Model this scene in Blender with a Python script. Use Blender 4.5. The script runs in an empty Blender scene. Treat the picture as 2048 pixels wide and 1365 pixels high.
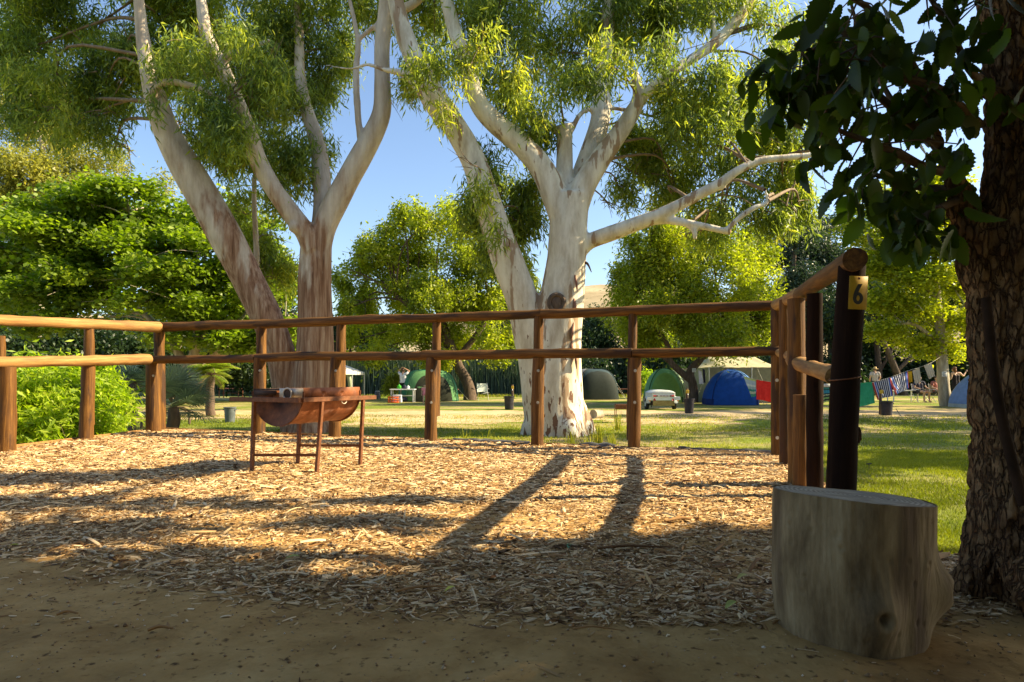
import bpy, bmesh, math, random
import numpy as np
from mathutils import Vector, Matrix, noise

# ------------------------------------------------------------------ camera, sky, sun, exposure
C = bpy.context.scene.collection
scn = bpy.context.scene
F = 1250.0; HZ = 758.0; EYE = 0.8; LAWN = -0.3
cam_d = bpy.data.cameras.new("camera"); cam = bpy.data.objects.new("camera", cam_d); C.objects.link(cam)
cam.location = (0, 0, EYE); cam.rotation_euler = (math.radians(90), 0, 0)
cam_d.sensor_width = 36; cam_d.lens = F/2048*36; cam_d.shift_y = (HZ-682.5)/2048
cam_d.clip_start = 0.05; cam_d.clip_end = 3000
scn.camera = cam
SUN_EL = math.radians(35); SUN_AZ = math.radians(87)      # azimuth from +Y (view direction) towards +X
w = bpy.data.worlds.new("World"); scn.world = w; w.use_nodes = True
nt = w.node_tree; bg = nt.nodes["Background"]
sky = nt.nodes.new("ShaderNodeTexSky"); sky.sky_type = 'NISHITA'; sky.sun_disc = False
sky.sun_elevation = SUN_EL; sky.sun_rotation = SUN_AZ; sky.air_density = 1.0; sky.dust_density = 1.0; sky.ozone_density = 2.0
nt.links.new(sky.outputs[0], bg.inputs[0]); bg.inputs[1].default_value = 0.095
sd = bpy.data.lights.new("sun", 'SUN'); sd.energy = 5.0; sd.angle = math.radians(0.5); sd.color = (1.0, 0.83, 0.52)
sun = bpy.data.objects.new("sun", sd); C.objects.link(sun)
sdir = Vector((math.sin(SUN_AZ)*math.cos(SUN_EL), math.cos(SUN_AZ)*math.cos(SUN_EL), math.sin(SUN_EL)))
sun.rotation_euler = sdir.to_track_quat('Z', 'Y').to_euler()
scn.view_settings.view_transform = 'Standard'; scn.view_settings.look = 'None'
scn.view_settings.exposure = 1.45; scn.view_settings.gamma = 1
scn.cycles.max_bounces = 6; scn.cycles.diffuse_bounces = 3; scn.cycles.transmission_bounces = 4; scn.cycles.transparent_max_bounces = 4

def P(px, py, Y):
    return Vector(((px-1024)/F*Y, Y, EYE-(py-HZ)/F*Y))
def YL(py, z=LAWN):                       # distance of a ground point seen at row py
    return F*(EYE-z)/(py-HZ)

# ------------------------------------------------------------------ helpers
def sm(a, b, t):
    t = np.clip((t-a)/(b-a), 0, 1); return t*t*(3-2*t)

def mesh_np(name, V, Fc, smooth=True, tint=None, uvw=None):
    """Fc: list of index arrays, each (n,3) or (n,4) or (n,k)"""
    me = bpy.data.meshes.new(name)
    V = np.asarray(V, dtype=np.float32)
    if not isinstance(Fc, (list, tuple)): Fc = [Fc]
    Fc = [np.asarray(f, dtype=np.int32) for f in Fc if len(f)]
    tot = sum(f.size for f in Fc); n = sum(len(f) for f in Fc)
    me.vertices.add(len(V)); me.vertices.foreach_set("co", V.ravel())
    me.loops.add(tot); me.loops.foreach_set("vertex_index", np.concatenate([f.ravel() for f in Fc]))
    me.polygons.add(n)
    sizes = np.concatenate([np.full(len(f), f.shape[1], dtype=np.int32) for f in Fc])
    me.polygons.foreach_set("loop_start", np.concatenate([[0], np.cumsum(sizes)[:-1]]).astype(np.int32))
    me.polygons.foreach_set("loop_total", sizes)
    if smooth: me.polygons.foreach_set("use_smooth", np.ones(n, dtype=bool))
    me.update(calc_edges=True)
    if tint is not None:
        a = me.attributes.new("tint", 'FLOAT', 'POINT'); a.data.foreach_set("value", np.asarray(tint, dtype=np.float32))
    if uvw is not None:
        a = me.attributes.new("uvw", 'FLOAT_VECTOR', 'POINT'); a.data.foreach_set("vector", np.asarray(uvw, dtype=np.float32).ravel())
    return me

def tag(o, label=None, cat=None, group=None, kind=None):
    if label: o["label"] = label
    if cat: o["category"] = cat
    if group: o["group"] = group
    if kind: o["kind"] = kind
    return o

def thing(name, loc=(0, 0, 0), label=None, cat=None, group=None, rz=0, scale=1):
    o = bpy.data.objects.new(name, None); C.objects.link(o); o.location = loc; o.rotation_euler = (0, 0, rz)
    o.scale = (scale,)*3; o.empty_display_size = 0.2
    return tag(o, label, cat, group)

def root_of(o):
    while o.parent is not None: o = o.parent
    return o

def part(name, me, mat, parent=None, world=False):
    o = bpy.data.objects.new(name, me); C.objects.link(o)
    if mat is not None:
        for m in (mat if isinstance(mat, (list, tuple)) else [mat]): me.materials.append(m)
    if parent is not None:
        o.parent = parent
        if world:
            r = root_of(parent)
            me.transform(Matrix.Translation(-Vector(r.location)))
    return o

def copy_tree(o, parent=None):
    c = o.copy(); C.objects.link(c)
    if parent is not None: c.parent = parent
    for ch in [x for x in list(C.objects) if x.parent == o]: copy_tree(ch, c)
    return c

class MB:
    """collects quads/tris of several primitives into one mesh, with a 'uvw' grain coordinate"""
    def __init__(s): s.V = []; s.U = []; s.F3 = []; s.F4 = []; s.n = 0
    def add(s, V, F4=(), F3=(), U=None):
        V = np.asarray(V, float).reshape(-1, 3)
        s.V.append(V); s.U.append(V if U is None else np.asarray(U, float).reshape(-1, 3))
        if len(F4): s.F4.append(np.asarray(F4, int)+s.n)
        if len(F3): s.F3.append(np.asarray(F3, int)+s.n)
        s.n += len(V); return s
    def mesh(s, name="m", smooth=True, angle=None):
        f = []
        if s.F4: f.append(np.concatenate(s.F4))
        if s.F3: f.append(np.concatenate(s.F3))
        me = mesh_np(name, np.concatenate(s.V), f, smooth=smooth, uvw=np.concatenate(s.U))
        if angle is not None:
            me.set_sharp_from_angle(angle=math.radians(angle))
        return me
    def box(s, c, h, rot=None, bev=0.0):
        """c centre, h half sizes, chamfered"""
        c = Vector(c); h = Vector(h); b = min(bev, min(h)*0.9)
        R = rot if rot is not None else Matrix.Identity(3)
        if b <= 0:
            vs = [Vector((x*h.x, y*h.y, z*h.z)) for x in (-1, 1) for y in (-1, 1) for z in (-1, 1)]
            q = [(0, 1, 3, 2), (4, 6, 7, 5), (0, 4, 5, 1), (2, 3, 7, 6), (0, 2, 6, 4), (1, 5, 7, 3)]
            U = [tuple(v) for v in vs]
            return s.add([R@v+c for v in vs], q, U=U)
        bm = bmesh.new(); bmesh.ops.create_cube(bm, size=2)
        for v in bm.verts: v.co = Vector((v.co.x*h.x, v.co.y*h.y, v.co.z*h.z))
        bmesh.ops.bevel(bm, geom=bm.edges[:], offset=b, segments=1, affect='EDGES')
        bm.verts.ensure_lookup_table()
        U = [tuple(v.co) for v in bm.verts]; vs = [R@v.co+c for v in bm.verts]
        f4 = [[v.index for v in f.verts] for f in bm.faces if len(f.verts) == 4]
        f3 = [[v.index for v in f.verts] for f in bm.faces if len(f.verts) == 3]
        bm.free(); return s.add(vs, f4, f3, U)
    def tube(s, pts, rad, seg=12, sub=0, wob=0.0, seed=0, caps=True, ell=1.0):
        pts = [Vector(p) for p in pts]
        rad = list(rad) if hasattr(rad, '__len__') else [rad]*len(pts)
        if sub: pts, rad = smooth_path(pts, rad, sub)
        n = len(pts); V = []; U = []; al = 0
        up = None
        for i in range(n):
            t = (pts[min(i+1, n-1)]-pts[max(i-1, 0)])
            if t.length < 1e-9: t = Vector((0, 0, 1))
            t.normalize()
            if up is None:
                up = Vector((0, 1, 0)) if abs(t.y) < 0.9 else Vector((1, 0, 0))
            a = (up-t*up.dot(t)).normalized(); b = t.cross(a); up = a
            if i: al += (pts[i]-pts[i-1]).length
            for k in range(seg):
                th = 2*math.pi*k/seg; cc, ss = math.cos(th), math.sin(th)
                r = rad[i]
                if wob: r *= 1+wob*noise.noise(Vector((cc*1.2+seed*7.3, ss*1.2, al/max(rad[0], 1e-3)*0.35+seed)))
                V.append(pts[i]+a*(cc*r)+b*(ss*r*ell)); U.append((cc*rad[i], ss*rad[i], al+seed*3.1))
        q = []
        for i in range(n-1):
            for k in range(seg):
                k2 = (k+1) % seg
                q.append((i*seg+k, i*seg+k2, (i+1)*seg+k2, (i+1)*seg+k))
        f3 = []
        if caps:
            for e, i in ((0, 0), (1, n-1)):
                ci = len(V); V.append(pts[i]); U.append((0, 0, U[i*seg][2]))
                # ring duplicated so the end stays sharp
                st = len(V)
                for k in range(seg): V.append(V[i*seg+k]); U.append(U[i*seg+k])
                for k in range(seg):
                    k2 = (k+1) % seg
                    f3.append((ci, st+k2, st+k) if e == 0 else (ci, st+k, st+k2))
        return s.add([tuple(v) for v in V], q, f3, U)
    def ball(s, c, r, seg=16, rings=10):
        if not hasattr(r, '__len__'): r = (r, r, r)
        V = []
        for i in range(rings+1):
            ph = math.pi*i/rings
            for k in range(seg):
                th = 2*math.pi*k/seg
                V.append((c[0]+r[0]*math.sin(ph)*math.cos(th), c[1]+r[1]*math.sin(ph)*math.sin(th), c[2]+r[2]*math.cos(ph)))
        q = [(i*seg+k, (i+1)*seg+k, (i+1)*seg+(k+1) % seg, i*seg+(k+1) % seg) for i in range(rings) for k in range(seg)]
        return s.add(V, q)
    def lathe(s, prof, seg=24, c=(0, 0, 0), cap=True):
        V = []; U = []
        for r, z in prof:
            for k in range(seg):
                th = 2*math.pi*k/seg; V.append((c[0]+r*math.cos(th), c[1]+r*math.sin(th), c[2]+z)); U.append((r*math.cos(th), r*math.sin(th), z))
        q = [(i*seg+k, i*seg+(k+1) % seg, (i+1)*seg+(k+1) % seg, (i+1)*seg+k) for i in range(len(prof)-1) for k in range(seg)]
        return s.add(V, q, U=U)

def smooth_path(pts, rad, sub):
    P_ = [pts[0]*2-pts[1]]+pts+[pts[-1]*2-pts[-2]]; R_ = [rad[0]]+rad+[rad[-1]]
    out = []; ro = []
    for i in range(1, len(P_)-2):
        p0, p1, p2, p3 = P_[i-1:i+3]; r1, r2 = R_[i], R_[i+1]
        for k in range(sub):
            t = k/sub; t2 = t*t; t3 = t2*t
            out.append(0.5*((2*p1)+(p2-p0)*t+(2*p0-5*p1+4*p2-p3)*t2+(3*p1-p0-3*p2+p3)*t3)); ro.append(r1+(r2-r1)*t)
    out.append(pts[-1]); ro.append(rad[-1]); return out, ro

def remeshed(me, voxel, smooth_it=2, fac=0.5):
    ob = bpy.data.objects.new("tmp", me); C.objects.link(ob)
    m = ob.modifiers.new("r", 'REMESH'); m.mode = 'VOXEL'; m.voxel_size = voxel; m.use_smooth_shade = True
    if smooth_it:
        m2 = ob.modifiers.new("s", 'SMOOTH'); m2.iterations = smooth_it; m2.factor = fac
    dg = bpy.context.evaluated_depsgraph_get()
    out = bpy.data.meshes.new_from_object(ob.evaluated_get(dg))
    bpy.data.objects.remove(ob); bpy.data.meshes.remove(me)
    return out

# ------------------------------------------------------------------ materials
def newmat(name):
    m = bpy.data.materials.new(name); m.use_nodes = True
    return m, m.node_tree, m.node_tree.nodes["Principled BSDF"]

def N(nt, t, **kw):
    n = nt.nodes.new(t)
    for k, v in kw.items(): setattr(n, k, v)
    return n

def ramp(nt, fac, cols):
    r = N(nt, "ShaderNodeValToRGB"); e = r.color_ramp.elements
    while len(e) < len(cols): e.new(0.5)
    for i, (p, c) in enumerate(cols):
        e[i].position = p; e[i].color = (c[0], c[1], c[2], 1)
    nt.links.new(fac, r.inputs[0]); return r.outputs[0]

def coord(nt, src, scale):
    if src == 'uvw':
        a = N(nt, "ShaderNodeAttribute"); a.attribute_name = "uvw"; o = a.outputs["Vector"]
    else:
        a = N(nt, "ShaderNodeTexCoord"); o = a.outputs["Object"]
    m = N(nt, "ShaderNodeMapping"); m.inputs["Scale"].default_value = scale
    nt.links.new(o, m.inputs["Vector"]); return m.outputs[0]

def noise_mat(name, cols, scale=(5, 5, 5), src='obj', rough=0.8, bump=0.3, bscale=None, bdist=0.01, detail=6, spec=0.3, metal=0, second=None):
    m, nt, b = newmat(name)
    v = coord(nt, src, scale)
    n = N(nt, "ShaderNodeTexNoise"); n.inputs["Scale"].default_value = 1; n.inputs["Detail"].default_value = detail; n.inputs["Roughness"].default_value = 0.65
    nt.links.new(v, n.inputs["Vector"])
    col = ramp(nt, n.outputs["Fac"], cols)
    if second:                                   # (scale, colour, lo, hi): blotches of another colour
        v2 = coord(nt, src, second[0]); n2 = N(nt, "ShaderNodeTexNoise"); n2.inputs["Scale"].default_value = 1; n2.inputs["Detail"].default_value = 5
        nt.links.new(v2, n2.inputs["Vector"])
        mr = N(nt, "ShaderNodeMapRange"); mr.inputs[1].default_value = second[2]; mr.inputs[2].default_value = second[3]
        nt.links.new(n2.outputs["Fac"], mr.inputs[0])
        mx = N(nt, "ShaderNodeMix", data_type='RGBA'); nt.links.new(mr.outputs[0], mx.inputs[0]); nt.links.new(col, mx.inputs[6])
        mx.inputs[7].default_value = (*second[1], 1); col = mx.outputs[2]
    nt.links.new(col, b.inputs["Base Color"]); b.inputs["Roughness"].default_value = rough
    b.inputs["Specular IOR Level"].default_value = spec; b.inputs["Metallic"].default_value = metal
    if bump:
        if bscale:
            vb = coord(nt, src, bscale); nb = N(nt, "ShaderNodeTexNoise"); nb.inputs["Scale"].default_value = 1; nb.inputs["Detail"].default_value = 8
            nt.links.new(vb, nb.inputs["Vector"]); h = nb.outputs["Fac"]
        else: h = n.outputs["Fac"]
        bp = N(nt, "ShaderNodeBump"); bp.inputs["Strength"].default_value = bump; bp.inputs["Distance"].default_value = bdist
        nt.links.new(h, bp.inputs["Height"]); nt.links.new(bp.outputs[0], b.inputs["Normal"])
    return m

def leaf_mat(name, cols, trans=0.45, tcol=(1.25, 1.15, 0.45), rough=0.45, spec=0.35):
    """leaf blades: tint attribute -> colour ramp, light passes through the blade"""
    m, nt, b = newmat(name)
    a = N(nt, "ShaderNodeAttribute"); a.attribute_name = "tint"
    n = len(cols); col = ramp(nt, a.outputs["Fac"], [(i/(n-1), c) for i, c in enumerate(cols)])
    nt.links.new(col, b.inputs["Base Color"]); b.inputs["Roughness"].default_value = rough; b.inputs["Specular IOR Level"].default_value = spec
    mu = N(nt, "ShaderNodeMix", data_type='RGBA', blend_type='MULTIPLY'); mu.inputs[0].default_value = 1; mu.inputs[7].default_value = (*[min(t*1.6, 3) for t in tcol], 1)
    nt.links.new(col, mu.inputs[6])
    tr = N(nt, "ShaderNodeBsdfTranslucent"); nt.links.new(mu.outputs[2], tr.inputs[0])
    mx = N(nt, "ShaderNodeMixShader"); mx.inputs[0].default_value = trans
    nt.links.new(b.outputs[0], mx.inputs[1]); nt.links.new(tr.outputs[0], mx.inputs[2])
    nt.links.new(mx.outputs[0], nt.nodes["Material Output"].inputs[0]); return m

def tint_mat(name, cols, rough=0.85, spec=0.2):
    m, nt, b = newmat(name)
    a = N(nt, "ShaderNodeAttribute"); a.attribute_name = "tint"
    col = ramp(nt, a.outputs["Fac"], cols); nt.links.new(col, b.inputs["Base Color"])
    b.inputs["Roughness"].default_value = rough; b.inputs["Specular IOR Level"].default_value = spec; return m

def fabric(name, c, var=0.15, rough=0.75, trans=0.0):
    d = tuple(x*(1-var) for x in c); l = tuple(min(1, x*(1+var)) for x in c)
    m = noise_mat(name, [(0.3, d), (0.7, l)], scale=(6, 6, 6), rough=rough, bump=0.25, bdist=0.02, spec=0.2, detail=3)
    if trans:
        nt = m.node_tree; b = nt.nodes["Principled BSDF"]; tr = N(nt, "ShaderNodeBsdfTranslucent"); tr.inputs[0].default_value = (*l, 1)
        mx = N(nt, "ShaderNodeMixShader"); mx.inputs[0].default_value = trans
        nt.links.new(b.outputs[0], mx.inputs[1]); nt.links.new(tr.outputs[0], mx.inputs[2]); nt.links.new(mx.outputs[0], nt.nodes["Material Output"].inputs[0])
    return m

def stripes(name, axis, cols, rough=0.85):
    """towel stripes along one object axis; cols = [(pos, colour)] constant ramp over generated 0..1"""
    m, nt, b = newmat(name)
    a = N(nt, "ShaderNodeAttribute"); a.attribute_name = "uvw"; sp = N(nt, "ShaderNodeSeparateXYZ"); nt.links.new(a.outputs["Vector"], sp.inputs[0])
    r = N(nt, "ShaderNodeValToRGB"); r.color_ramp.interpolation = 'CONSTANT'; e = r.color_ramp.elements
    while len(e) < len(cols): e.new(0.5)
    for i, (p, c) in enumerate(cols): e[i].position = p; e[i].color = (*c, 1)
    nt.links.new(sp.outputs[axis], r.inputs[0]); nt.links.new(r.outputs[0], b.inputs["Base Color"]); b.inputs["Roughness"].default_value = rough
    return m

M = {}
M['pole'] = noise_mat('treated_pole', [(0.25, (.038, .014, .003)), (0.5, (.125, .052, .009)), (0.75, (.27, .128, .026))], scale=(42, 42, 2.2), src='uvw', rough=0.7, bump=0.9, bdist=0.008, detail=10, second=((9, 9, 1.5), (.05, .022, .009), .55, .62))
M['pole_pale'] = noise_mat('weathered_pole', [(0.25, (.14, .06, .018)), (0.5, (.32, .165, .05)), (0.75, (.47, .28, .10))], scale=(38, 38, 2.2), src='uvw', rough=0.7, bump=0.5, bdist=0.006, second=((9, 9, 1.5), (.16, .08, .04), .55, .75))
M['pole_dark'] = noise_mat('dark_pole', [(0.25, (.008, .004, .003)), (0.6, (.020, .010, .006)), (0.8, (.05, .024, .011))], scale=(30, 30, 2), src='uvw', rough=0.9, bump=0.5, bdist=0.006, spec=.08)
M['bolt'] = noise_mat('zinc', [(0.3, (.5, .5, .48)), (0.7, (.75, .75, .72))], rough=0.35, bump=0, metal=0.6)
M['euc'] = noise_mat('gum_bark', [(0.25, (.36, .27, .17)), (0.42, (.54, .46, .34)), (0.55, (.70, .63, .50)), (0.72, (.80, .75, .64))], scale=(4.0, 4.0, 1.1), rough=0.75, bump=0.5, bscale=(16, 16, 3), bdist=0.02, second=((5, 5, 1.0), (.34, .23, .14), .58, .61))
M['euc2'] = noise_mat('gum_bark_streaked', [(0.2, (.24, .14, .09)), (0.42, (.45, .33, .24)), (0.6, (.62, .50, .39)), (0.8, (.74, .65, .54))], scale=(7, 7, .8), rough=0.8, bump=0.6, bscale=(22, 22, 2.2), bdist=0.03, second=((9, 9, .7), (.28, .13, .06), .49, .55))
def fibrous_gum():
    m = noise_mat('gum_bark_streaked', [(0.25, (.33, .24, .16)), (0.42, (.48, .38, .28)), (0.58, (.62, .52, .40)), (0.78, (.74, .66, .54))], scale=(4, 4, 1.0), rough=0.8, bump=0.7, bscale=(26, 26, 2.2), bdist=0.03)
    nt = m.node_tree; b = nt.nodes["Principled BSDF"]; old = b.inputs["Base Color"].links[0].from_socket
    v = coord(nt, 'obj', (14, 14, .9)); n = N(nt, "ShaderNodeTexNoise"); n.inputs["Scale"].default_value = 1; n.inputs["Detail"].default_value = 9; n.inputs["Roughness"].default_value = .7; nt.links.new(v, n.inputs["Vector"])
    fib = ramp(nt, n.outputs["Fac"], [(.3, (.10, .045, .02)), (.45, (.25, .125, .065)), (.58, (.40, .25, .15)), (.75, (.56, .42, .30))])
    tc = N(nt, "ShaderNodeTexCoord"); sp = N(nt, "ShaderNodeSeparateXYZ"); nt.links.new(tc.outputs["Object"], sp.inputs[0])
    v3 = coord(nt, 'obj', (3, 3, .8)); n3 = N(nt, "ShaderNodeTexNoise"); n3.inputs["Scale"].default_value = 1; n3.inputs["Detail"].default_value = 6; nt.links.new(v3, n3.inputs["Vector"])
    ad = N(nt, "ShaderNodeMath", operation='MULTIPLY_ADD'); nt.links.new(n3.outputs["Fac"], ad.inputs[0]); ad.inputs[1].default_value = -9; nt.links.new(sp.outputs[2], ad.inputs[2])   # bark sheds from the top down, unevenly
    mr = N(nt, "ShaderNodeMapRange"); mr.inputs[1].default_value = -.1; mr.inputs[2].default_value = -1.1; nt.links.new(ad.outputs[0], mr.inputs[0])
    mx = N(nt, "ShaderNodeMix", data_type='RGBA'); nt.links.new(mr.outputs[0], mx.inputs[0]); nt.links.new(old, mx.inputs[6]); nt.links.new(fib, mx.inputs[7]); nt.links.new(mx.outputs[2], b.inputs["Base Color"])
    return m
M['euc2'] = fibrous_gum()
M['twig'] = noise_mat('twig_bark', [(0.3, (.12, .08, .05)), (0.7, (.30, .22, .15))], scale=(8, 8, 8), rough=0.85, bump=0.2)
M['dark_bark'] = noise_mat('dark_bark', [(0.3, (.05, .035, .025)), (0.7, (.16, .11, .08))], scale=(14, 14, 3), rough=0.9, bump=0.5, bdist=0.03)
M['pale_bark'] = noise_mat('pale_bark', [(0.3, (.22, .18, .12)), (0.6, (.42, .37, .28)), (0.8, (.6, .55, .45))], scale=(10, 10, 2.5), rough=0.85, bump=0.4, bdist=0.02)
M['rust'] = noise_mat('rusted_steel', [(0.25, (.10, .035, .015)), (0.5, (.27, .09, .035)), (0.75, (.45, .19, .09))], scale=(9, 9, 9), rough=0.6, bump=0.25, bdist=0.004, spec=0.4, metal=0.15, second=((5, 5, 5), (.34, .17, .12), .56, .70))
M['rust_dark'] = noise_mat('rusted_bar', [(0.25, (.07, .03, .015)), (0.6, (.20, .075, .03)), (0.85, (.34, .15, .07))], scale=(20, 20, 20), rough=0.6, bump=0.25, bdist=0.003)
M['soot'] = noise_mat('sooty_steel', [(0.3, (.03, .02, .015)), (0.7, (.12, .06, .04))], scale=(12, 12, 12), rough=0.8)
M['bareplate'] = noise_mat('bare_steel_plate', [(0.3, (.42, .33, .26)), (0.7, (.72, .64, .54))], scale=(14, 14, 14), rough=0.4, bump=0.1, metal=0.3)

def flakes(m):
    nt = m.node_tree; b = nt.nodes["Principled BSDF"]; old = b.inputs["Base Color"].links[0].from_socket
    v = coord(nt, 'obj', (15, 15, 4.5)); n = N(nt, "ShaderNodeTexNoise"); n.inputs["Scale"].default_value = 1; n.inputs["Detail"].default_value = 5; nt.links.new(v, n.inputs["Vector"])
    tc = N(nt, "ShaderNodeTexCoord"); sp = N(nt, "ShaderNodeSeparateXYZ"); nt.links.new(tc.outputs["Object"], sp.inputs[0])
    th = N(nt, "ShaderNodeMapRange"); th.inputs[1].default_value = 0; th.inputs[2].default_value = 2.4; th.inputs[3].default_value = .52; th.inputs[4].default_value = .72; nt.links.new(sp.outputs[2], th.inputs[0])
    gt = N(nt, "ShaderNodeMath", operation='SUBTRACT'); nt.links.new(n.outputs["Fac"], gt.inputs[0]); nt.links.new(th.outputs[0], gt.inputs[1])
    mr = N(nt, "ShaderNodeMapRange"); mr.inputs[1].default_value = 0; mr.inputs[2].default_value = .025; nt.links.new(gt.outputs[0], mr.inputs[0])
    mx = N(nt, "ShaderNodeMix", data_type='RGBA'); nt.links.new(mr.outputs[0], mx.inputs[0]); nt.links.new(old, mx.inputs[6]); mx.inputs[7].default_value = (.17, .085, .045, 1); nt.links.new(mx.outputs[2], b.inputs["Base Color"])
flakes(M['euc'])
# ------------------------------------------------------------------ terrain
MULCH_EDGE = [(-6.05, -4), (-5.95, 2), (-5.62, 6.8), (-5.46, 9.72), (2.86, 6.55), (2.38, 4.9), (1.86, 3.1)]   # fence line
def sd_fence(X, Y):
    """signed distance (approx) outside the fenced terrace: positive outside; also which side"""
    def half(a, b):
        ax, ay = a; bx, by = b; dx, dy = bx-ax, by-ay; l = math.hypot(dx, dy)
        return ((X-ax)*(-dy)+(Y-ay)*dx)/l       # left of a->b positive
    e1 = half((-6.05, -4), (-5.46, 9.72))        # left of going up = outside
    e2 = half((-5.46, 9.72), (2.86, 6.55))
    e3 = half((2.86, 6.55), (1.86, 3.1))
    return e1, e2, e3
def n2(X, Y, s, seed=0.0):
    """cheap smooth value noise, vectorised"""
    X = np.asarray(X)*s+seed*13.7; Y = np.asarray(Y)*s+seed*7.1
    xi = np.floor(X).astype(np.int64); yi = np.floor(Y).astype(np.int64); fx = X-xi; fy = Y-yi
    fx = fx*fx*(3-2*fx); fy = fy*fy*(3-2*fy)
    def h(a, b):
        k = (a*374761393+b*668265263) & 0xffffffff; k = ((k ^ (k >> 13))*1274126177) & 0xffffffff
        return ((k ^ (k >> 16)) & 0xffff)/65535.0
    return (h(xi, yi)*(1-fx)+h(xi+1, yi)*fx)*(1-fy)+(h(xi, yi+1)*(1-fx)+h(xi+1, yi+1)*fx)*fy
def fbm(X, Y, s, o=4, seed=0):
    r = 0; a = 0.5; t = 0
    for i in range(o): r = r+a*n2(X, Y, s*2**i, seed+i); t += a; a *= 0.5
    return r/t
def terrace_z(X, Y):
    e1, e2, e3 = sd_fence(X, Y)
    z = 0.022*(fbm(X, Y, 1.3, 4, 3)-0.5)+0.020*(fbm(X, Y, 6, 4, 5)-0.5)
    steep = np.maximum(e1, e2)-0.02
    dz = np.clip(steep*8, 0, 0.42)
    # right side: beyond the posts a step, nearer than Y=4 a gentle bank
    soft = np.clip((e3-0.03)*8, 0, 0.42)
    k = sm(3.05, 3.4, Y)
    bank = np.clip((Y-2.75)*0.45, 0, 0.42)*sm(1.85, 2.2, X)
    dz = np.maximum(dz, soft*k+(1-k)*bank)
    return z-dz

def grid(x0, x1, nx, y0, y1, ny):
    X, Y = np.meshgrid(np.linspace(x0, x1, nx), np.linspace(y0, y1, ny))
    i = np.arange(nx*ny).reshape(ny, nx)
    q = np.stack([i[:-1, :-1], i[:-1, 1:], i[1:, 1:], i[1:, :-1]], -1).reshape(-1, 4)
    return X.ravel(), Y.ravel(), q

def ground_mat():
    m, nt, b = newmat('lawn_soil')
    L = nt.links
    geo = N(nt, "ShaderNodeNewGeometry")
    def ns(scale, detail=5, rough=0.6, off=(0, 0, 0)):
        mp = N(nt, "ShaderNodeMapping"); mp.inputs["Scale"].default_value = scale; mp.inputs["Location"].default_value = off
        L.new(geo.outputs["Position"], mp.inputs["Vector"])
        n = N(nt, "ShaderNodeTexNoise"); n.inputs["Scale"].default_value = 1; n.inputs["Detail"].default_value = detail; n.inputs["Roughness"].default_value = rough
        L.new(mp.outputs[0], n.inputs["Vector"]); return n.outputs["Fac"]
    grass = ramp(nt, ns((9, 9, 9), 8, .75), [(.3, (.06, .085, .010)), (.5, (.15, .20, .022)), (.72, (.28, .32, .06))])
    dry = ramp(nt, ns((14, 14, 14), 8, .8), [(.3, (.20, .14, .065)), (.5, (.40, .30, .14)), (.7, (.55, .44, .25))])
    mask = ns((.22, .35, .3), 6, .7, (3, 1, 0))
    mr = N(nt, "ShaderNodeMapRange"); mr.inputs[1].default_value = .43; mr.inputs[2].default_value = .60; L.new(mask, mr.inputs[0])
    mx = N(nt, "ShaderNodeMix", data_type='RGBA'); L.new(mr.outputs[0], mx.inputs[0]); L.new(grass, mx.inputs[6]); L.new(dry, mx.inputs[7])
    # right-hand near lawn stays green
    sp = N(nt, "ShaderNodeSeparateXYZ"); L.new(geo.outputs["Position"], sp.inputs[0])
    g1 = N(nt, "ShaderNodeMapRange"); g1.inputs[1].default_value = 11.5; g1.inputs[2].default_value = 7.5; L.new(sp.outputs[1], g1.inputs[0])
    g2 = N(nt, "ShaderNodeMapRange"); g2.inputs[1].default_value = 1.5; g2.inputs[2].default_value = 3.0; L.new(sp.outputs[0], g2.inputs[0])
    g2.inputs[4].default_value = .55; mm = N(nt, "ShaderNodeMath", operation='MULTIPLY'); L.new(g1.outputs[0], mm.inputs[0]); L.new(g2.outputs[0], mm.inputs[1])
    m3 = N(nt, "ShaderNodeMix", data_type='RGBA'); L.new(mm.outputs[0], m3.inputs[0]); L.new(mx.outputs[2], m3.inputs[6]); L.new(grass, m3.inputs[7])
    L.new(m3.outputs[2], b.inputs["Base Color"]); b.inputs["Roughness"].default_value = .95; b.inputs["Specular IOR Level"].default_value = .1
    bp = N(nt, "ShaderNodeBump"); bp.inputs["Strength"].default_value = .6; bp.inputs["Distance"].default_value = .04
    L.new(ns((18, 18, 18), 8, .8), bp.inputs["Height"]); L.new(bp.outputs[0], b.inputs["Normal"])
    return m

def ground_z(X, Y):
    z = np.full_like(X, LAWN)
    bank = sm(38.5, 42, Y)*(1-sm(11, 16, X))
    z = z-bank*1.3
    far = sm(63, 72, Y)*(1-sm(11, 16, X)); z = z+far*2.2
    z = z+sm(40, 52, Y)*sm(11, 16, X)*1.6+sm(72, 260, Y)*6
    z = z+sm(20, 60, Y)*0.15*(fbm(X, Y, 0.12, 3, 2)-0.5)+0.03*(fbm(X, Y, .5, 3, 8)-.5)*sm(6, 12, Y)
    return z
def build_ground():
    xs = np.concatenate([-np.geomspace(900, 20, 40), np.linspace(-19, 19, 140), np.geomspace(20, 900, 40)])
    ys = np.concatenate([np.linspace(-60, -5, 20), np.linspace(-4, 45, 180), np.geomspace(46, 1200, 90)])
    X, Y = np.meshgrid(xs, ys); nx, ny = len(xs), len(ys)
    i = np.arange(nx*ny).reshape(ny, nx); q = np.stack([i[:-1, :-1], i[:-1, 1:], i[1:, 1:], i[1:, :-1]], -1).reshape(-1, 4)
    X = X.ravel(); Y = Y.ravel(); Z = ground_z(X, Y)
    return tag(part('ground', mesh_np('ground', np.stack([X, Y, Z], 1), q), ground_mat()), kind='structure')
build_ground()

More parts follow.
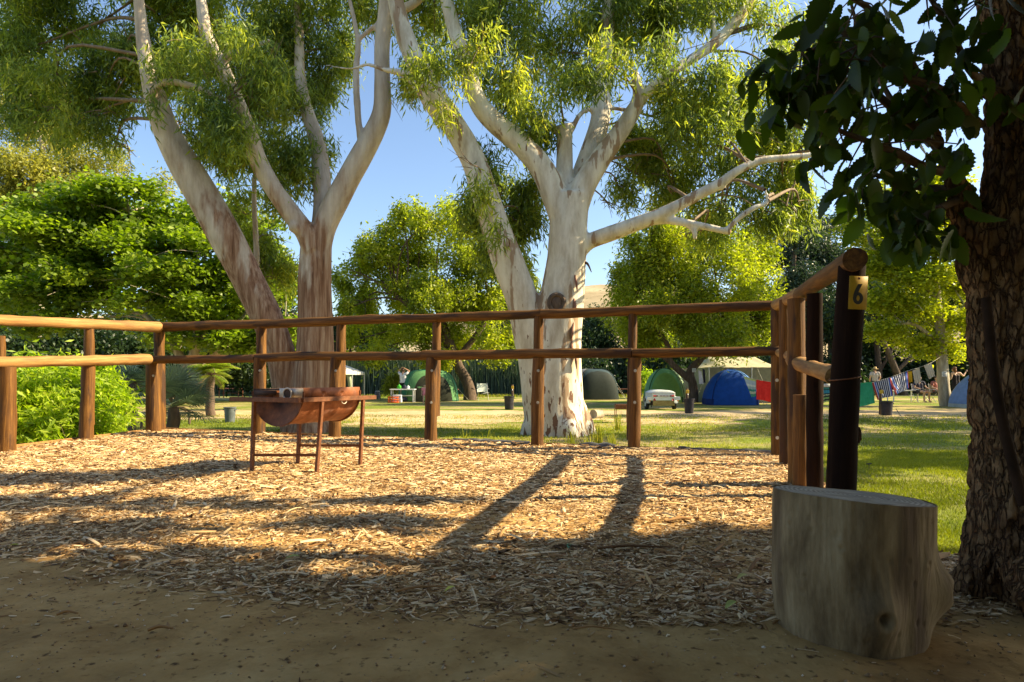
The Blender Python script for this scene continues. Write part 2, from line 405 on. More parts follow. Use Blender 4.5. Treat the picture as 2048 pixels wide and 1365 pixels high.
def build_terrace():
    X, Y, q = grid(-7.2, 5.2, 420, -5, 10.2, 500)
    Z = terrace_z(X, Y)
    keep = Z[q].max(1) > -0.36
    m = noise_mat('dirt', [(0.25, (.19, .098, .030)), (0.5, (.43, .255, .090)), (0.75, (.60, .39, .16))], scale=(2.2, 2.2, 2.2), rough=0.95, bump=0.7, bscale=(26, 26, 26), bdist=0.012, spec=0.1, detail=9, second=((30, 30, 30), (.11, .06, .025), .60, .72))
    me = mesh_np('terrace', np.stack([X, Y, Z], 1), q[keep]); return tag(part('dirt_terrace', me, m), kind='structure')
build_terrace()

def build_track():
    """sandy track across the campsite, ragged edges"""
    X, Y, q = grid(-32, 32, 430, 13.6, 24.5, 90)
    cx = X[q].mean(1); cy = Y[q].mean(1)
    c = 18.9+0.05*cx; d = np.abs(cy-c)
    lim = 2.9+2.6*(fbm(cx, cy, .35, 4, 11)-.5)*2+1.2*(n2(cx, cy, 3.0, 5)-.5)
    keep = (d < lim)
    m = noise_mat('sandy_soil', [(0.3, (.28, .20, .10)), (0.5, (.48, .36, .20)), (0.7, (.62, .49, .30))], scale=(1.5, 3.5, 2), rough=0.95, bump=0.4, bdist=0.02, spec=0.1, detail=9)
    me = mesh_np('track', np.stack([X, Y, ground_z(X, Y)+0.006], 1), q[keep]); tag(part('dirt_path', me, m), kind='structure')
build_track()

def build_water():
    m, nt, b = newmat('river'); b.inputs["Base Color"].default_value = (.012, .02, .012, 1); b.inputs["Roughness"].default_value = .12
    v = coord(nt, 'obj', (.8, 3, 1)); n = N(nt, "ShaderNodeTexNoise"); n.inputs["Scale"].default_value = 1; n.inputs["Detail"].default_value = 4; nt.links.new(v, n.inputs["Vector"])
    bp = N(nt, "ShaderNodeBump"); bp.inputs["Strength"].default_value = .25; bp.inputs["Distance"].default_value = .05; nt.links.new(n.outputs["Fac"], bp.inputs["Height"]); nt.links.new(bp.outputs[0], b.inputs["Normal"])
    X, Y, q = grid(-120, 18, 20, 39, 70, 6)
    tag(part('river_water', mesh_np('water', np.stack([X, Y, X*0-0.75], 1), q), m), kind='structure')
build_water()

def build_hill():
    X, Y, q = grid(-420, 520, 150, 230, 640, 70)
    ridge = 47+10*np.sin(X/95+.6)+7*np.sin(X/37)+5*(fbm(X, Y, .02, 4, 3)-.5)
    Z = ridge*sm(230, 430, Y)+6*(fbm(X, Y, .03, 5, 7)-.5)*sm(230, 300, Y)
    m = noise_mat('dry_hill', [(0.3, (.22, .17, .09)), (0.5, (.36, .28, .16)), (0.7, (.46, .37, .23))], scale=(.05, .05, .2), rough=1, bump=0.2, bdist=1, second=((.35, .35, .35), (.10, .11, .05), .60, .66))
    tag(part('hill', mesh_np('hill', np.stack([X, Y, Z], 1), q), m), kind='structure')
build_hill()

# ------------------------------------------------------------------ foliage generators
RNG = np.random.default_rng(7)
def nrm(a): return a/np.maximum(np.linalg.norm(a, axis=1, keepdims=True), 1e-9)
def leaf_quads(Cn, D, Nn, L, W, curve=0.0):
    S = nrm(np.cross(D, Nn)); L = L[:, None]; W = W[:, None]
    Up = np.cross(S, D)
    v0 = Cn; v1 = Cn+D*L*.42+S*W*.5+Up*L*curve; v2 = Cn+D*L; v3 = Cn+D*L*.42-S*W*.5+Up*L*curve
    V = np.stack([v0, v1, v2, v3], 1).reshape(-1, 3); n = len(Cn); q = np.arange(n*4).reshape(n, 4)
    return V, q

def clump_points(clumps, n, rng, per=9):
    """clumps: (cx,cy,cz,rx,ry,rz,weight). returns sub-cluster centres in uneven shells"""
    Cl = np.array(clumps, float); wt = Cl[:, 6]*Cl[:, 3]*Cl[:, 5]; wt /= wt.sum()
    k = rng.choice(len(Cl), n, p=wt)
    d = nrm(rng.normal(size=(n, 3))); r = rng.random(n)**(1/2.2)
    return Cl[k, :3]+d*r[:, None]*Cl[k, 3:6], k, d

def foliage(style, clumps, n_leaves, L, W, seed, leafs_per=26, spread=None, tint_bias=0.0, tight=.26):
    rng = np.random.default_rng(seed)
    ns = max(1, n_leaves//leafs_per)
    big = max(8, ns//10)
    B, kb, db = clump_points(clumps, big, rng)                 # medium tufts
    Cl = np.array(clumps, float)
    j = rng.integers(0, big, ns)
    rb = Cl[kb[j], 3:6]*tight
    off = rng.normal(size=(ns, 3))*rb*np.array([.62, .62, .5])
    S = B[j]+off
    tuft_t = rng.random(big); st = np.clip(tuft_t[j]*.7+rng.random(ns)*.3, 0, 1)
    i = rng.integers(0, ns, n_leaves)
    sp = spread if spread is not None else (.16, .16, .22)
    Cn = S[i]+rng.normal(size=(n_leaves, 3))*np.array(sp)
    if style == 'droop':
        D = rng.normal(size=(n_leaves, 3))*np.array([.62, .62, .45]); D[:, 2] -= .9; D = nrm(D)
        Nn = nrm(rng.normal(size=(n_leaves, 3))*np.array([1, 1, .3]))
    elif style == 'flat':
        D = rng.normal(size=(n_leaves, 3))*np.array([1, 1, .35]); D[:, 2] -= .15; D = nrm(D)
        Nn = rng.normal(size=(n_leaves, 3))*.7; Nn[:, 2] += .9; Nn = nrm(Nn)
    elif style == 'semi':
        D = rng.normal(size=(n_leaves, 3))*np.array([.8, .8, .5]); D[:, 2] -= .55; D = nrm(D)
        Nn = nrm(rng.normal(size=(n_leaves, 3)))
    else:
        D = nrm(rng.normal(size=(n_leaves, 3))); Nn = nrm(rng.normal(size=(n_leaves, 3)))
    sz = rng.uniform(.65, 1.25, n_leaves)
    V, q = leaf_quads(Cn, D, Nn, L*sz, W*sz*rng.uniform(.8, 1.2, n_leaves), .05)
    t = np.clip(st[i]*.62+rng.random(n_leaves)*.38+tint_bias, 0, 1)
    return mesh_np('leaves', V, q, smooth=False, tint=np.repeat(t, 4))

def px_clumps(cl, Y, dy=0.0, ry=1.3, zmin=None):
    out = []
    rnd = random.Random(int(Y*100)+len(cl))
    for c in cl:
        px, py, rx, rz = c[:4]; wgt = c[4] if len(c) > 4 else 1; off = c[5] if len(c) > 5 else rnd.uniform(-.5, .7)*ry+dy
        y = Y+off; p = P(px, py, y)
        out.append((p.x, p.y, p.z, rx/F*y, max(.25, min(ry, rx/F*y*1.1)), rz/F*y, wgt))
    return out

def twigs(limb_pts, clumps, seed, n_sub=4, r0=.03, seg=5, frac=1.0):
    rnd = random.Random(seed); mb = MB()
    for c in clumps:
        if rnd.random() > frac: continue
        cc = Vector(c[:3])
        cand = sorted(limb_pts, key=lambda p: (p-cc).length+max(0, p.z-cc.z)*1.2)[:6]
        s = cand[rnd.randrange(min(3, len(cand)))]
        d = (cc-s).length
        if d > 6: continue
        mid = s.lerp(cc, .5)+Vector((rnd.uniform(-.15, .15), rnd.uniform(-.15, .15), .12))*d
        rr = r0*min(1.6, .5+d*.35)
        mb.tube([s, mid, cc], [rr, rr*.65, rr*.35], seg=seg, sub=4, caps=False)
        for k in range(n_sub):
            e = cc+Vector((rnd.gauss(0, 1)*c[3], rnd.gauss(0, 1)*c[4], rnd.gauss(0, 1)*c[5]))*.75
            b0 = s.lerp(cc, rnd.uniform(.5, 1)) if rnd.random() < .4 else mid.lerp(cc, rnd.uniform(.3, 1))
            m2 = b0.lerp(e, .5)+Vector((rnd.uniform(-.12, .12), 0, rnd.uniform(0, .15)))*(e-b0).length
            mb.tube([b0, m2, e], [rr*.4, rr*.28, rr*.12], seg=4, sub=3, caps=False)
    return mb.mesh('twigs') if mb.n else None

def limb_mesh(limbs, Y, seg=20, wob=.10, voxel=.035, seed=0, smooth_it=2):
    """limbs: list of ([(px,py,r_px[,dY])...]) -> welded trunk"""
    mb = MB(); pts_all = []
    for li, limb in enumerate(limbs):
        pts = []; rad = []
        for t in limb:
            dy = t[3] if len(t) > 3 else 0
            y = Y+dy; pts.append(P(t[0], t[1], y)); rad.append(t[2]/F*y)
        sp, sr = smooth_path(pts, rad, 6)
        mb.tube(sp, sr, seg=seg, wob=wob, seed=li+seed*11)
        pts_all += sp
    me = mb.mesh('trunk')
    return remeshed(me, voxel, max(smooth_it, 5) if voxel > .02 else smooth_it), pts_all

# leaf palettes
M['leaf_euc'] = leaf_mat('gum_leaf', [(.038, .075, .026), (.092, .155, .044), (.175, .265, .056), (.29, .375, .06), (.47, .49, .09)], trans=.56, tcol=(1.3, 1.1, .4))
M['leaf_euc_y'] = leaf_mat('gum_leaf_pale', [(.08, .10, .02), (.18, .20, .035), (.30, .31, .05), (.44, .42, .08)], trans=.42)
M['leaf_fig'] = leaf_mat('broad_leaf', [(.045, .08, .01), (.115, .18, .018), (.21, .295, .025), (.35, .42, .04)], trans=.44, tcol=(1.12, 1.2, .2), spec=.4)
M['leaf_pepper'] = leaf_mat('feathery_leaf', [(.07, .10, .012), (.15, .19, .02), (.25, .28, .03), (.36, .36, .05)], trans=.45)
M['leaf_lime'] = leaf_mat('lime_leaf', [(.10, .17, .014), (.23, .33, .025), (.38, .46, .04), (.55, .56, .08)], trans=.5, tcol=(1.1, 1.2, .25))
M['leaf_lime2'] = leaf_mat('fresh_leaf', [(.07, .10, .012), (.18, .22, .02), (.33, .36, .03), (.50, .47, .05)], trans=.5, tcol=(1.1, 1.2, .25))
M['leaf_plane'] = leaf_mat('yellowing_leaf', [(.10, .16, .015), (.22, .29, .02), (.35, .40, .03), (.48, .46, .04)], trans=.5, tcol=(1.1, 1.05, .25))
M['leaf_pine'] = leaf_mat('dark_needles', [(.012, .028, .016), (.025, .05, .026), (.05, .08, .04), (.08, .11, .05)], trans=.2, tcol=(1, 1.1, .6))
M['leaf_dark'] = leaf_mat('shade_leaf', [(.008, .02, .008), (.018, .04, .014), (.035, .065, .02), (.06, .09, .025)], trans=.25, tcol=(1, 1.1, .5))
M['leaf_reed'] = leaf_mat('reed_blade', [(.015, .03, .018), (.03, .055, .03), (.06, .09, .045), (.10, .13, .06)], trans=.25, tcol=(1, 1.1, .6))
M['leaf_palm'] = leaf_mat('palm_frond', [(.07, .11, .08), (.13, .18, .13), (.19, .25, .17), (.28, .34, .22)], trans=.25, tcol=(1, 1.1, .6), rough=.35)
M['leaf_palm_g'] = leaf_mat('bright_palm_frond', [(.08, .15, .02), (.16, .25, .03), (.26, .34, .05)], trans=.45)
M['leaf_oak'] = leaf_mat('big_toothed_leaf', [(.020, .034, .005), (.042, .066, .008), (.07, .11, .012)], trans=.36, tcol=(1.0, 1.3, .3), rough=.4, spec=.3)
M['grass'] = leaf_mat('grass_blade', [(.08, .11, .01), (.19, .22, .018), (.31, .33, .035), (.48, .42, .14)], trans=.4, tcol=(1.1, 1.1, .3))

# ------------------------------------------------------------------ the two big gum trees
Yr = 12.3
limbs_r = [
 [(1118, 884, 66), (1116, 860, 58), (1112, 800, 52), (1112, 700, 50), (1125, 600, 46), (1134, 520, 39), (1138, 450, 37), (1146, 390, 34)],
 [(1128, 760, 22), (1150, 820, 24), (1168, 858, 22), (1186, 884, 14)], [(1095, 760, 22), (1082, 820, 26), (1062, 862, 22), (1048, 880, 14)], [(1120, 740, 22, -.1), (1127, 820, 28, -.25), (1135, 862, 26, -.45), (1142, 892, 16, -.6)],
 [(1090, 872, 36), (1078, 780, 36), (1062, 690, 34), (1046, 610, 33), (1022, 540, 32), (995, 465, 30), (965, 375, 27), (945, 318, 25), (910, 255, 24), (872, 195, 22), (835, 130, 20), (805, 60, 18), (785, -30, 15), (770, -120, 11)],
 [(948, 322, 12), (905, 268, 11), (868, 225, 11), (838, 180, 10), (812, 150, 8), (770, 140, 5), (735, 130, 4), (700, 138, 3), (650, 130, 2)],
 [(1132, 455, 29), (1112, 400, 26), (1086, 340, 24), (1045, 292, 23), (995, 250, 21), (958, 208, 19), (937, 150, 17), (915, 80, 15), (893, 0, 13), (880, -90, 10)],
 [(1130, 420, 22, .1), (1129, 340, 17, .2), (1129, 262, 17, .3), (1128, 250, 16, .3)], [(1112, 262, 8, .3), (1088, 246, 8, .5), (1066, 226, 7, .7), (1040, 190, 5, .9)],
 [(1142, 262, 6, .3), (1165, 225, 5, .5), (1205, 216, 5, .7), (1260, 222, 4, .8), (1310, 235, 3, 1)],
 [(1148, 420, 29), (1172, 365, 24), (1200, 320, 21), (1235, 272, 18), (1262, 230, 16), (1278, 195, 13), (1270, 152, 9), (1268, 148, 8)],
 [(1262, 232, 13), (1290, 190, 11), (1318, 165, 10), (1350, 140, 10), (1400, 108, 10, .2), (1436, 82, 11, .4), (1470, 45, 11, .5), (1510, -8, 11, .6), (1550, -70, 9, .7)],
 [(1432, 85, 6, .4), (1425, 40, 6, .5), (1430, -30, 5, .6)],
 [(1152, 400, 26, .3), (1176, 320, 22, .5), (1200, 240, 19, .7), (1206, 160, 17, .8), (1214, 60, 15, .9), (1222, -60, 12, 1), (1228, -170, 8, 1)],
 [(1150, 505, 22), (1178, 484, 17), (1215, 470, 16, -.2), (1262, 452, 15, -.4), (1315, 432, 14, -.6), (1360, 410, 12, -.7), (1400, 388, 11, -.8), (1440, 368, 11, -.9), (1475, 342, 9, -1), (1520, 322, 8, -1), (1580, 315, 7, -1), (1625, 308, 6, -1), (1650, 272, 5, -.9), (1690, 225, 4, -.8)],
 [(1438, 372, 7, -.9), (1448, 378, 6, -.9)],
 [(1275, 446, 10, -.4), (1330, 440, 9, -.6), (1390, 450, 8, -.8), (1430, 458, 7, -.9), (1462, 466, 6, -1)], [(1375, 448, 6, -.7), (1388, 462, 6, -.8), (1390, 480, 4, -.8)],
 [(1448, 464, 5, -1), (1480, 435, 6, -1), (1510, 415, 6, -1), (1535, 405, 4, -1), (1530, 380, 3, -1)],
]
cl_r = [(860,30,80,70),(1000,40,110,70),(1010,140,70,55),(1100,110,90,75),(1205,60,90,80),(1300,40,100,70),(1400,40,80,60),(860,150,45,40,.8),(820,170,30,30,.6),(975,320,55,45,1.1),(1000,400,55,70,1.2),(955,430,40,55,1.1),(1045,440,40,70,1.2),(1045,540,35,60,1.3),(985,500,45,60,1),(1035,215,60,60),(1090,270,40,40,.9),(1190,190,55,50,.8),(1340,190,90,60),(1420,170,80,60),(1300,300,70,45),(1400,265,95,50),(1480,230,80,50),(1550,140,60,60),(1560,250,60,50),(1500,300,70,40),(1350,360,60,25,.8),(1450,410,80,40,1),(1570,380,45,50,1),(1240,380,40,30,.8),(1230,420,30,25,.7),(1400,470,40,20,.6),(1540,50,50,45),(1000,-60,150,60),(1250,-60,160,70),(1450,-60,120,60),(1120,-170,260,80),(1350,-180,200,80),(1210,130,50,50,.8,-.9),(1330,90,60,40,.8,-1),(960,90,50,50,.7,-.8),(1130,170,50,40,.8,-.8),(1255,250,30,40,.6,.8),(1080,370,30,40,.6,1),(850,140,35,40,.8,-.8),(895,230,30,35,.7,-.7),(940,330,30,40,.7,-.7),(965,400,28,45,.8,-.7),(1000,470,30,40,.7,-.7),(910,120,30,35,.6,-.8),(1620,310,50,45,.9),(1640,200,50,50,.8),(1330,325,50,35,.9,1.2),(1400,335,55,35,1,1.3),(1480,365,60,35,1,1.2),(1560,340,50,40,1,1.2),(1600,420,40,40,.9,1.1),(1440,425,50,28,.9,1.4),(1350,400,45,28,.8,1.4),(1520,440,45,35,.9,1.2),(1280,350,40,30,.8,1.3),(1660,110,50,50,.8,1),(1580,60,50,50,.8,1),(1240,300,30,40,.7,1.2)]
def big_tree(root, limbs, Y, cl, mat, n, voxel, seed, dy=.7):
    me, lp = limb_mesh(limbs, Y, voxel=voxel, seed=seed)
    tr = part('trunk', me, mat, root, world=True)
    cw = px_clumps(cl, Y, dy, 1.5)
    tw = twigs(lp, cw, seed, 5, .028)
    part('branches', tw, M['twig'], root, world=True)
    part('crown', foliage('droop', cw, n, .19, .031, seed, 20, (.13, .13, .18), tight=.235), M['leaf_euc'], root, world=True)
    return tr, cw, lp
rootr = thing('gum_tree', (P(1116, 870, Yr).x, Yr, LAWN), 'massive white barked gum tree with forked trunk and long low branch reaching right', 'tree')
tr_r, cwr, lpr = big_tree(rootr, limbs_r, Yr, cl_r, M['euc'], 112000, .034, 1)

Yl = 12.9
limbs_l = [
 [(622, 884, 56), (625, 850, 48), (628, 800, 40), (630, 720, 37), (631, 640, 34), (630, 560, 32), (632, 490, 30)],
 [(622, 770, 20, 0), (608, 830, 26, -.1), (588, 862, 22, -.2), (572, 884, 14, -.2)], [(632, 770, 20, 0), (642, 830, 24, -.1), (660, 880, 18, -.2)],
 [(632, 505, 28), (650, 450, 25), (682, 385, 23), (718, 320, 22), (748, 265, 21), (764, 220, 18), (765, 160, 16), (764, 100, 16), (770, 30, 15), (775, -50, 14), (770, -140, 10)],
 [(768, 45, 12), (790, 25, 11), (820, 12, 9), (850, -12, 8), (890, -60, 6)],
 [(628, 500, 24, -.1), (608, 462, 20, -.2), (575, 418, 19, -.3), (545, 375, 18, -.4), (518, 325, 18, -.4), (500, 275, 17, -.5), (478, 215, 16, -.5), (450, 150, 15, -.5), (425, 100, 14, -.5), (412, 65, 13, -.5), (400, -10, 10, -.5), (380, -100, 7, -.5)],
 [(612, 470, 12, -.2), (592, 456, 13, -.35), (578, 452, 9, -.4)],
 [(440, 128, 9, -.5), (462, 108, 8, -.6), (500, 98, 6, -.7), (540, 80, 4, -.8)],
 [(640, 480, 20, .2), (644, 420, 18, .3), (643, 350, 18, .4), (635, 285, 16, .5), (615, 225, 13, .6), (600, 150, 11, .6), (598, 60, 9, .6), (590, -60, 6, .6)],
 [(600, 870, 34, .2), (582, 800, 32, .2), (566, 720, 30, .1), (535, 640, 30), (495, 560, 31), (455, 480, 33, -.1), (410, 400, 32, -.2), (372, 335, 30, -.3), (340, 275, 27, -.4), (318, 220, 23, -.5), (300, 150, 18, -.6), (285, 70, 13, -.6), (275, -30, 9, -.7)],
 [(318, 215, 8, -.5), (300, 195, 8, -.7), (330, 165, 7, -.9), (380, 172, 7, -1), (425, 190, 6, -1), (460, 205, 4, -1)],
 [(722, 290, 7), (716, 230, 7), (712, 150, 7), (716, 90, 6), (708, 40, 5), (690, -40, 4)],
 [(712, 85, 5), (740, 60, 5), (765, 45, 5)], [(515, 560, 7, .8), (512, 480, 6, .8), (508, 380, 5, .8), (516, 300, 4, .8)],
]
cl_l = [(430,40,110,60),(330,60,80,60),(250,110,80,60),(180,60,70,60),(560,60,80,60),(600,120,70,60),(470,110,60,50,.8),(330,150,70,50,.9),(240,200,50,40,.8),(520,210,60,60,1.1),(590,220,45,50,1),(440,250,50,50,1),(470,320,50,50,1),(540,300,50,50,1),(560,370,45,50,1),(420,330,40,40,.9),(390,260,40,40,.9),(600,330,35,55,1),(490,430,40,60,1.0,1.3),(545,470,35,45,.9,1.4),(530,520,40,50,1,1.2),(560,560,35,40,.8,1.4),(660,60,50,45,.8),(690,120,35,50,.6),(650,170,40,50,.7),(735,20,40,35,.7),(60,30,100,50),(30,110,80,60),(110,170,90,60,1.1),(60,240,70,50),(160,240,70,50,1),(210,170,50,50,1),(20,-60,150,60),(300,-60,150,60),(560,-50,150,60),(740,-60,80,50),(420,-160,260,80),(500,120,60,50,.8,-1.1),(390,100,50,50,.8,-1),(560,150,50,50,.8,-1),(430,200,50,50,.9,-1.1),(480,260,45,45,.9,-1.1),(340,120,50,40,.8,-1.1),(300,200,35,35,.6,-1),(520,200,40,40,.6,-1),(660,320,20,40,.3,.8),(780,200,15,30,.2,.4),(230,300,25,20,.3)]
rootl = thing('gum_tree', (P(622, 870, Yl).x, Yl, LAWN), 'brown streaked gum tree behind the rusty grill, with a thick limb leaning left', 'tree')
tr_l, cwl, lpl = big_tree(rootl, limbs_l, Yl, cl_l, M['euc2'], 108000, .034, 2)
# the far-left top branch comes from the same tree
# knots / peeling bark on the white gum
def knot(px, py, r, Y, parent, off=0):
    mb = MB(); p = P(px, py, Y); r = r/F*Y
    ring = [(p.x+math.cos(a)*r, p.y, p.z+math.sin(a)*r*1.12) for a in [i*math.pi/8 for i in range(17)]]
    mb.tube(ring, r*.30, seg=8, caps=False)
    mb.ball((p.x, p.y+r*.1, p.z), (r*.9, r*.28, r*1.0))
    part('knot', mb.mesh('knot'), M['dark_bark'], parent, world=True)
knot(1113, 606, 15, Yr-.46, rootr)
for (a, b, r, ln, dx) in ((1148, 606, 5, 22, 2), (1146, 655, 5, 28, -2), (1150, 560, 4, 24, 3), (1143, 690, 5, 30, 0), (1150, 715, 4, 24, 2)):
    mb = MB(); y = Yr-.40
    mb.tube([P(a, b-8, y+.02), P(a+dx, b+ln*.4, y-.06), P(a+dx*1.5, b+ln, y-.02)], [r/F*y, r*1.2/F*y, .01], seg=8, sub=3, wob=.5, ell=.5, seed=a)
    part('bark_strip', mb.mesh('strip'), noise_mat('peeling_bark', [(.3, (.13, .05, .03)), (.7, (.34, .17, .11))], scale=(30, 30, 4)), rootr, world=True)
mb = MB(); mb.tube([P(1163, 545, Yr-.1), P(1167, 528, Yr-.15), P(1175, 528, Yr-.2), P(1183, 545, Yr-.2)], [.02, .035, .025, .008], seg=6, sub=3)
part('bark_strip', mb.mesh('curl'), M['dark_bark'], rootr, world=True)

# ------------------------------------------------------------------ background trees
def bg_tree(name, label, Y, limbs, cl, style, n, L, W, leafm, barkm, seed, cat='tree', ry=2.0, group=None, lp=20, spread=None, base=None, frac=.8, r0=.04, tight=.26):
    b = base if base is not None else (limbs[0][0][0] if limbs else cl[0][0])
    root = thing(name, (P(b, 758, Y).x, Y, LAWN), label, cat, group)
    pts = []
    cw = px_clumps(cl, Y, 0, ry)
    if limbs:
        mb = MB()
        for li, l in enumerate(limbs):
            pp = [P(t[0], t[1], Y+(t[3] if len(t) > 3 else 0)) for t in l]; rr = [t[2]/F*Y for t in l]
            sp, sr = smooth_path(pp, rr, 5); mb.tube(sp, sr, seg=10, wob=.2, seed=li+seed, caps=False); pts += sp
        part('trunk', mb.mesh('trunk'), barkm, root, world=True)
        tw = twigs(pts, cw, seed, 3, r0, frac=frac)
        if tw: part('branches', tw, barkm, root, world=True)
    part('crown', foliage(style, cw, n, L, W, seed, lp, spread, tight=tight), leafm, root, world=True)
    return root

def rand_clumps(x0, x1, y0, y1, n, rx, rz, seed, top=None):
    r = random.Random(seed); out = []
    for i in range(n):
        x = r.uniform(x0, x1); lo = y0 if top is None else y0+abs((x-(x0+x1)/2)/((x1-x0)/2))**2*top
        out.append((x, r.uniform(lo, y1), rx*r.uniform(.7, 1.3), rz*r.uniform(.7, 1.3), 1))
    return out

fig_cl = [(90,420,70,22),(170,400,70,22),(255,375,55,20),(215,430,90,22),(330,430,60,22),(120,470,90,22),(60,520,80,24),(200,490,90,24),(300,480,90,22),(400,500,60,24),(140,550,90,24),(250,545,90,24),(350,550,90,24),(430,560,50,26),(60,590,70,24),(180,600,90,22),(300,605,80,22),(400,620,70,22),(470,620,50,26),(520,590,40,30),(560,560,35,35),(575,640,30,40),(500,680,45,30,.7),(440,680,50,22,.7),(350,670,60,20,.5),(30,450,60,26),(20,640,60,30,.7),(110,640,60,25,.7),(560,700,30,40,.7),(400,460,50,30),(450,430,40,30)]
bg_tree('broadleaf_tree', 'wide bright green broadleaf tree with layered boughs behind the left railing', 20.5,
        [[(372,800,13),(375,760,11),(385,720,10),(400,670,9),(410,620,7),(400,560,5)],[(380,800,11),(402,755,10),(425,715,9),(455,680,7),(480,640,5)],[(378,740,9),(345,690,8),(300,640,6),(240,590,5),(160,560,3)],[(400,670,7),(360,620,6),(320,560,5),(280,480,4),(255,410,3)]],
        [(a, b, c, d*1.45, *e) for a, b, c, d, *e in fig_cl]+rand_clumps(20, 560, 375, 650, 34, 34, 22, 909, top=60), 'flat', 95000, .17, .115, M['leaf_fig'], M['pale_bark'], 11, ry=2.4, lp=22, spread=(.22, .22, .12), tight=.22)
bg_tree('gum_tree', 'tall pale yellow green gum tree at the far left behind the broadleaf tree', 33,
        [[(78,800,9),(80,600,8),(75,470,7),(62,380,6),(90,320,5),(112,345,4)],[(60,385,5),(85,300,5),(70,250,4),(60,180,3)],[(75,480,5),(30,380,4),(10,320,3)]],
        [(40,330,60,40),(20,420,50,50),(100,380,60,40),(160,330,50,35),(225,330,35,30),(60,270,60,35),(130,280,50,30),(20,180,50,50),(100,200,60,40),(200,270,35,25,.6),(30,520,50,60),(90,470,50,40),(160,400,50,40),(300,380,40,20,.6),(330,360,30,15,.4)],
        'semi', 60000, .20, .07, M['leaf_euc_y'], M['pale_bark'], 12, ry=3, lp=24, spread=(.3, .3, .3))
bg_tree('pepper_tree', 'rounded yellow green tree with a crooked trunk beside the green dome tent', 32.5,
        [[(940,802,15),(938,780,12),(932,760,11),(918,735,10),(908,705,9),(890,660,8),(870,600,6)],[(912,720,6),(960,660,6),(985,600,5)],[(905,700,6),(850,640,5),(790,590,4)]],
        [(820,460,60,35),(900,440,60,30),(770,500,50,35),(850,520,70,40),(930,500,60,40),(980,540,50,40),(730,540,45,30),(790,580,70,40),(880,590,70,40),(960,610,60,40),(1010,600,35,40),(720,610,40,40),(780,650,60,35),(860,660,60,35),(940,680,60,35),(1000,690,40,30),(710,680,35,35),(760,700,40,25),(860,440,30,18),(740,485,20,14),(690,560,25,30),(875,720,30,14,.6),(850,700,20,25,.6),(800,430,14,14),(900,418,16,12),(950,450,20,14),(725,500,16,14),(700,540,14,16),(1015,560,16,20),(1000,500,16,14),(840,415,12,12),(690,620,14,20),(960,470,20,14)],
        'semi', 80000, .20, .085, M['leaf_lime2'], M['dark_bark'], 13, ry=3.0, lp=30, spread=(.20, .20, .30), tight=.19)
bg_tree('pepper_tree', 'bright yellow green weeping tree over the white trailer, right of the white gum', 27.5,
        [[(1388,806,9),(1386,770,9),(1380,745,8),(1400,720,7),(1420,690,6),(1440,640,4)],[(1384,762,7),(1358,742,7),(1340,722,6),(1335,690,5),(1300,640,4)],[(1338,724,4),(1320,712,3),(1290,705,2)]],
        [(1330,500,60,30),(1400,500,60,35),(1460,520,50,35),(1290,540,50,35),(1360,560,70,40),(1440,580,60,40),(1510,570,40,40),(1250,590,40,35),(1320,620,70,35),(1400,640,60,35),(1480,640,55,35),(1530,640,35,35),(1260,650,40,30),(1300,680,50,22),(1380,675,60,18),(1460,670,60,20),(1270,480,25,20,.6),(1350,470,60,20),(1490,480,35,30),(1235,560,20,14),(1310,455,30,25),(1420,460,50,25),(1515,510,35,30),(1545,600,25,30),(1225,610,25,25),(1450,675,70,18)],
        'semi', 80000, .19, .065, M['leaf_lime2'], M['dark_bark'], 14, ry=2.6, lp=28, spread=(.18, .18, .36), tight=.20)
bg_tree('plane_tree', 'slender pale trunked tree with yellowing leaves behind the washing line', 25,
        [[(1892,814,11),(1888,780,11),(1884,720,10),(1880,660,9),(1874,590,7),(1868,520,5),(1870,440,3)],[(1880,660,4),(1905,630,3),(1950,600,2)],[(1876,600,4),(1830,560,3),(1780,540,2)],[(1882,690,4),(1830,650,3),(1790,650,2)]],
        [(1760,440,50,22),(1830,420,50,25),(1900,430,50,30),(1800,480,50,28),(1870,490,50,30),(1940,500,30,35),(1770,530,40,25),(1840,550,50,25),(1910,570,40,28),(1770,600,35,22),(1830,620,45,20),(1890,640,40,20),(1940,640,25,22),(1780,660,35,18),(1840,690,40,18),(1900,700,40,15,.8),(1720,470,30,16,.6),(1700,440,30,14,.5),(1860,380,50,25),(1770,400,40,20)],
        'flat', 56000, .14, .11, M['leaf_plane'], M['pale_bark'], 15, ry=2.0, lp=14, spread=(.26, .26, .2))
k = 0
for (bx, cl, lab) in (
    (1590, [(1590,470,35,28),(1570,520,40,28),(1600,560,45,28),(1570,610,40,28),(1620,620,45,30),(1580,450,25,15),(1560,670,45,30)], 'dark evergreen directly behind the right end of the top rail'),
    (1660, [(1650,450,35,22),(1640,500,45,30),(1680,530,45,30),(1650,580,50,30),(1690,620,45,30),(1640,660,45,30),(1600,435,20,10,.5)], 'tallest dark evergreen, rising just left of the numbered post'),
    (1750, [(1740,520,35,25),(1760,560,40,30),(1730,610,45,30),(1770,640,45,30),(1740,680,45,25)], 'dark evergreen between the numbered post and the yellow tree')):
    bg_tree('evergreen_tree', lab, 46+k*2, [[(bx,800,8),(bx+4,700,7),(bx-3,600,5),(bx,480,3)],[(bx+18,800,5),(bx+25,720,4),(bx+20,640,3)]], cl, 'semi', 24000, .30, .10, M['leaf_pine'], M['dark_bark'], 20+k, ry=3, lp=22, spread=(.45, .45, .4), group='dark evergreens behind the right fence')
    k += 1
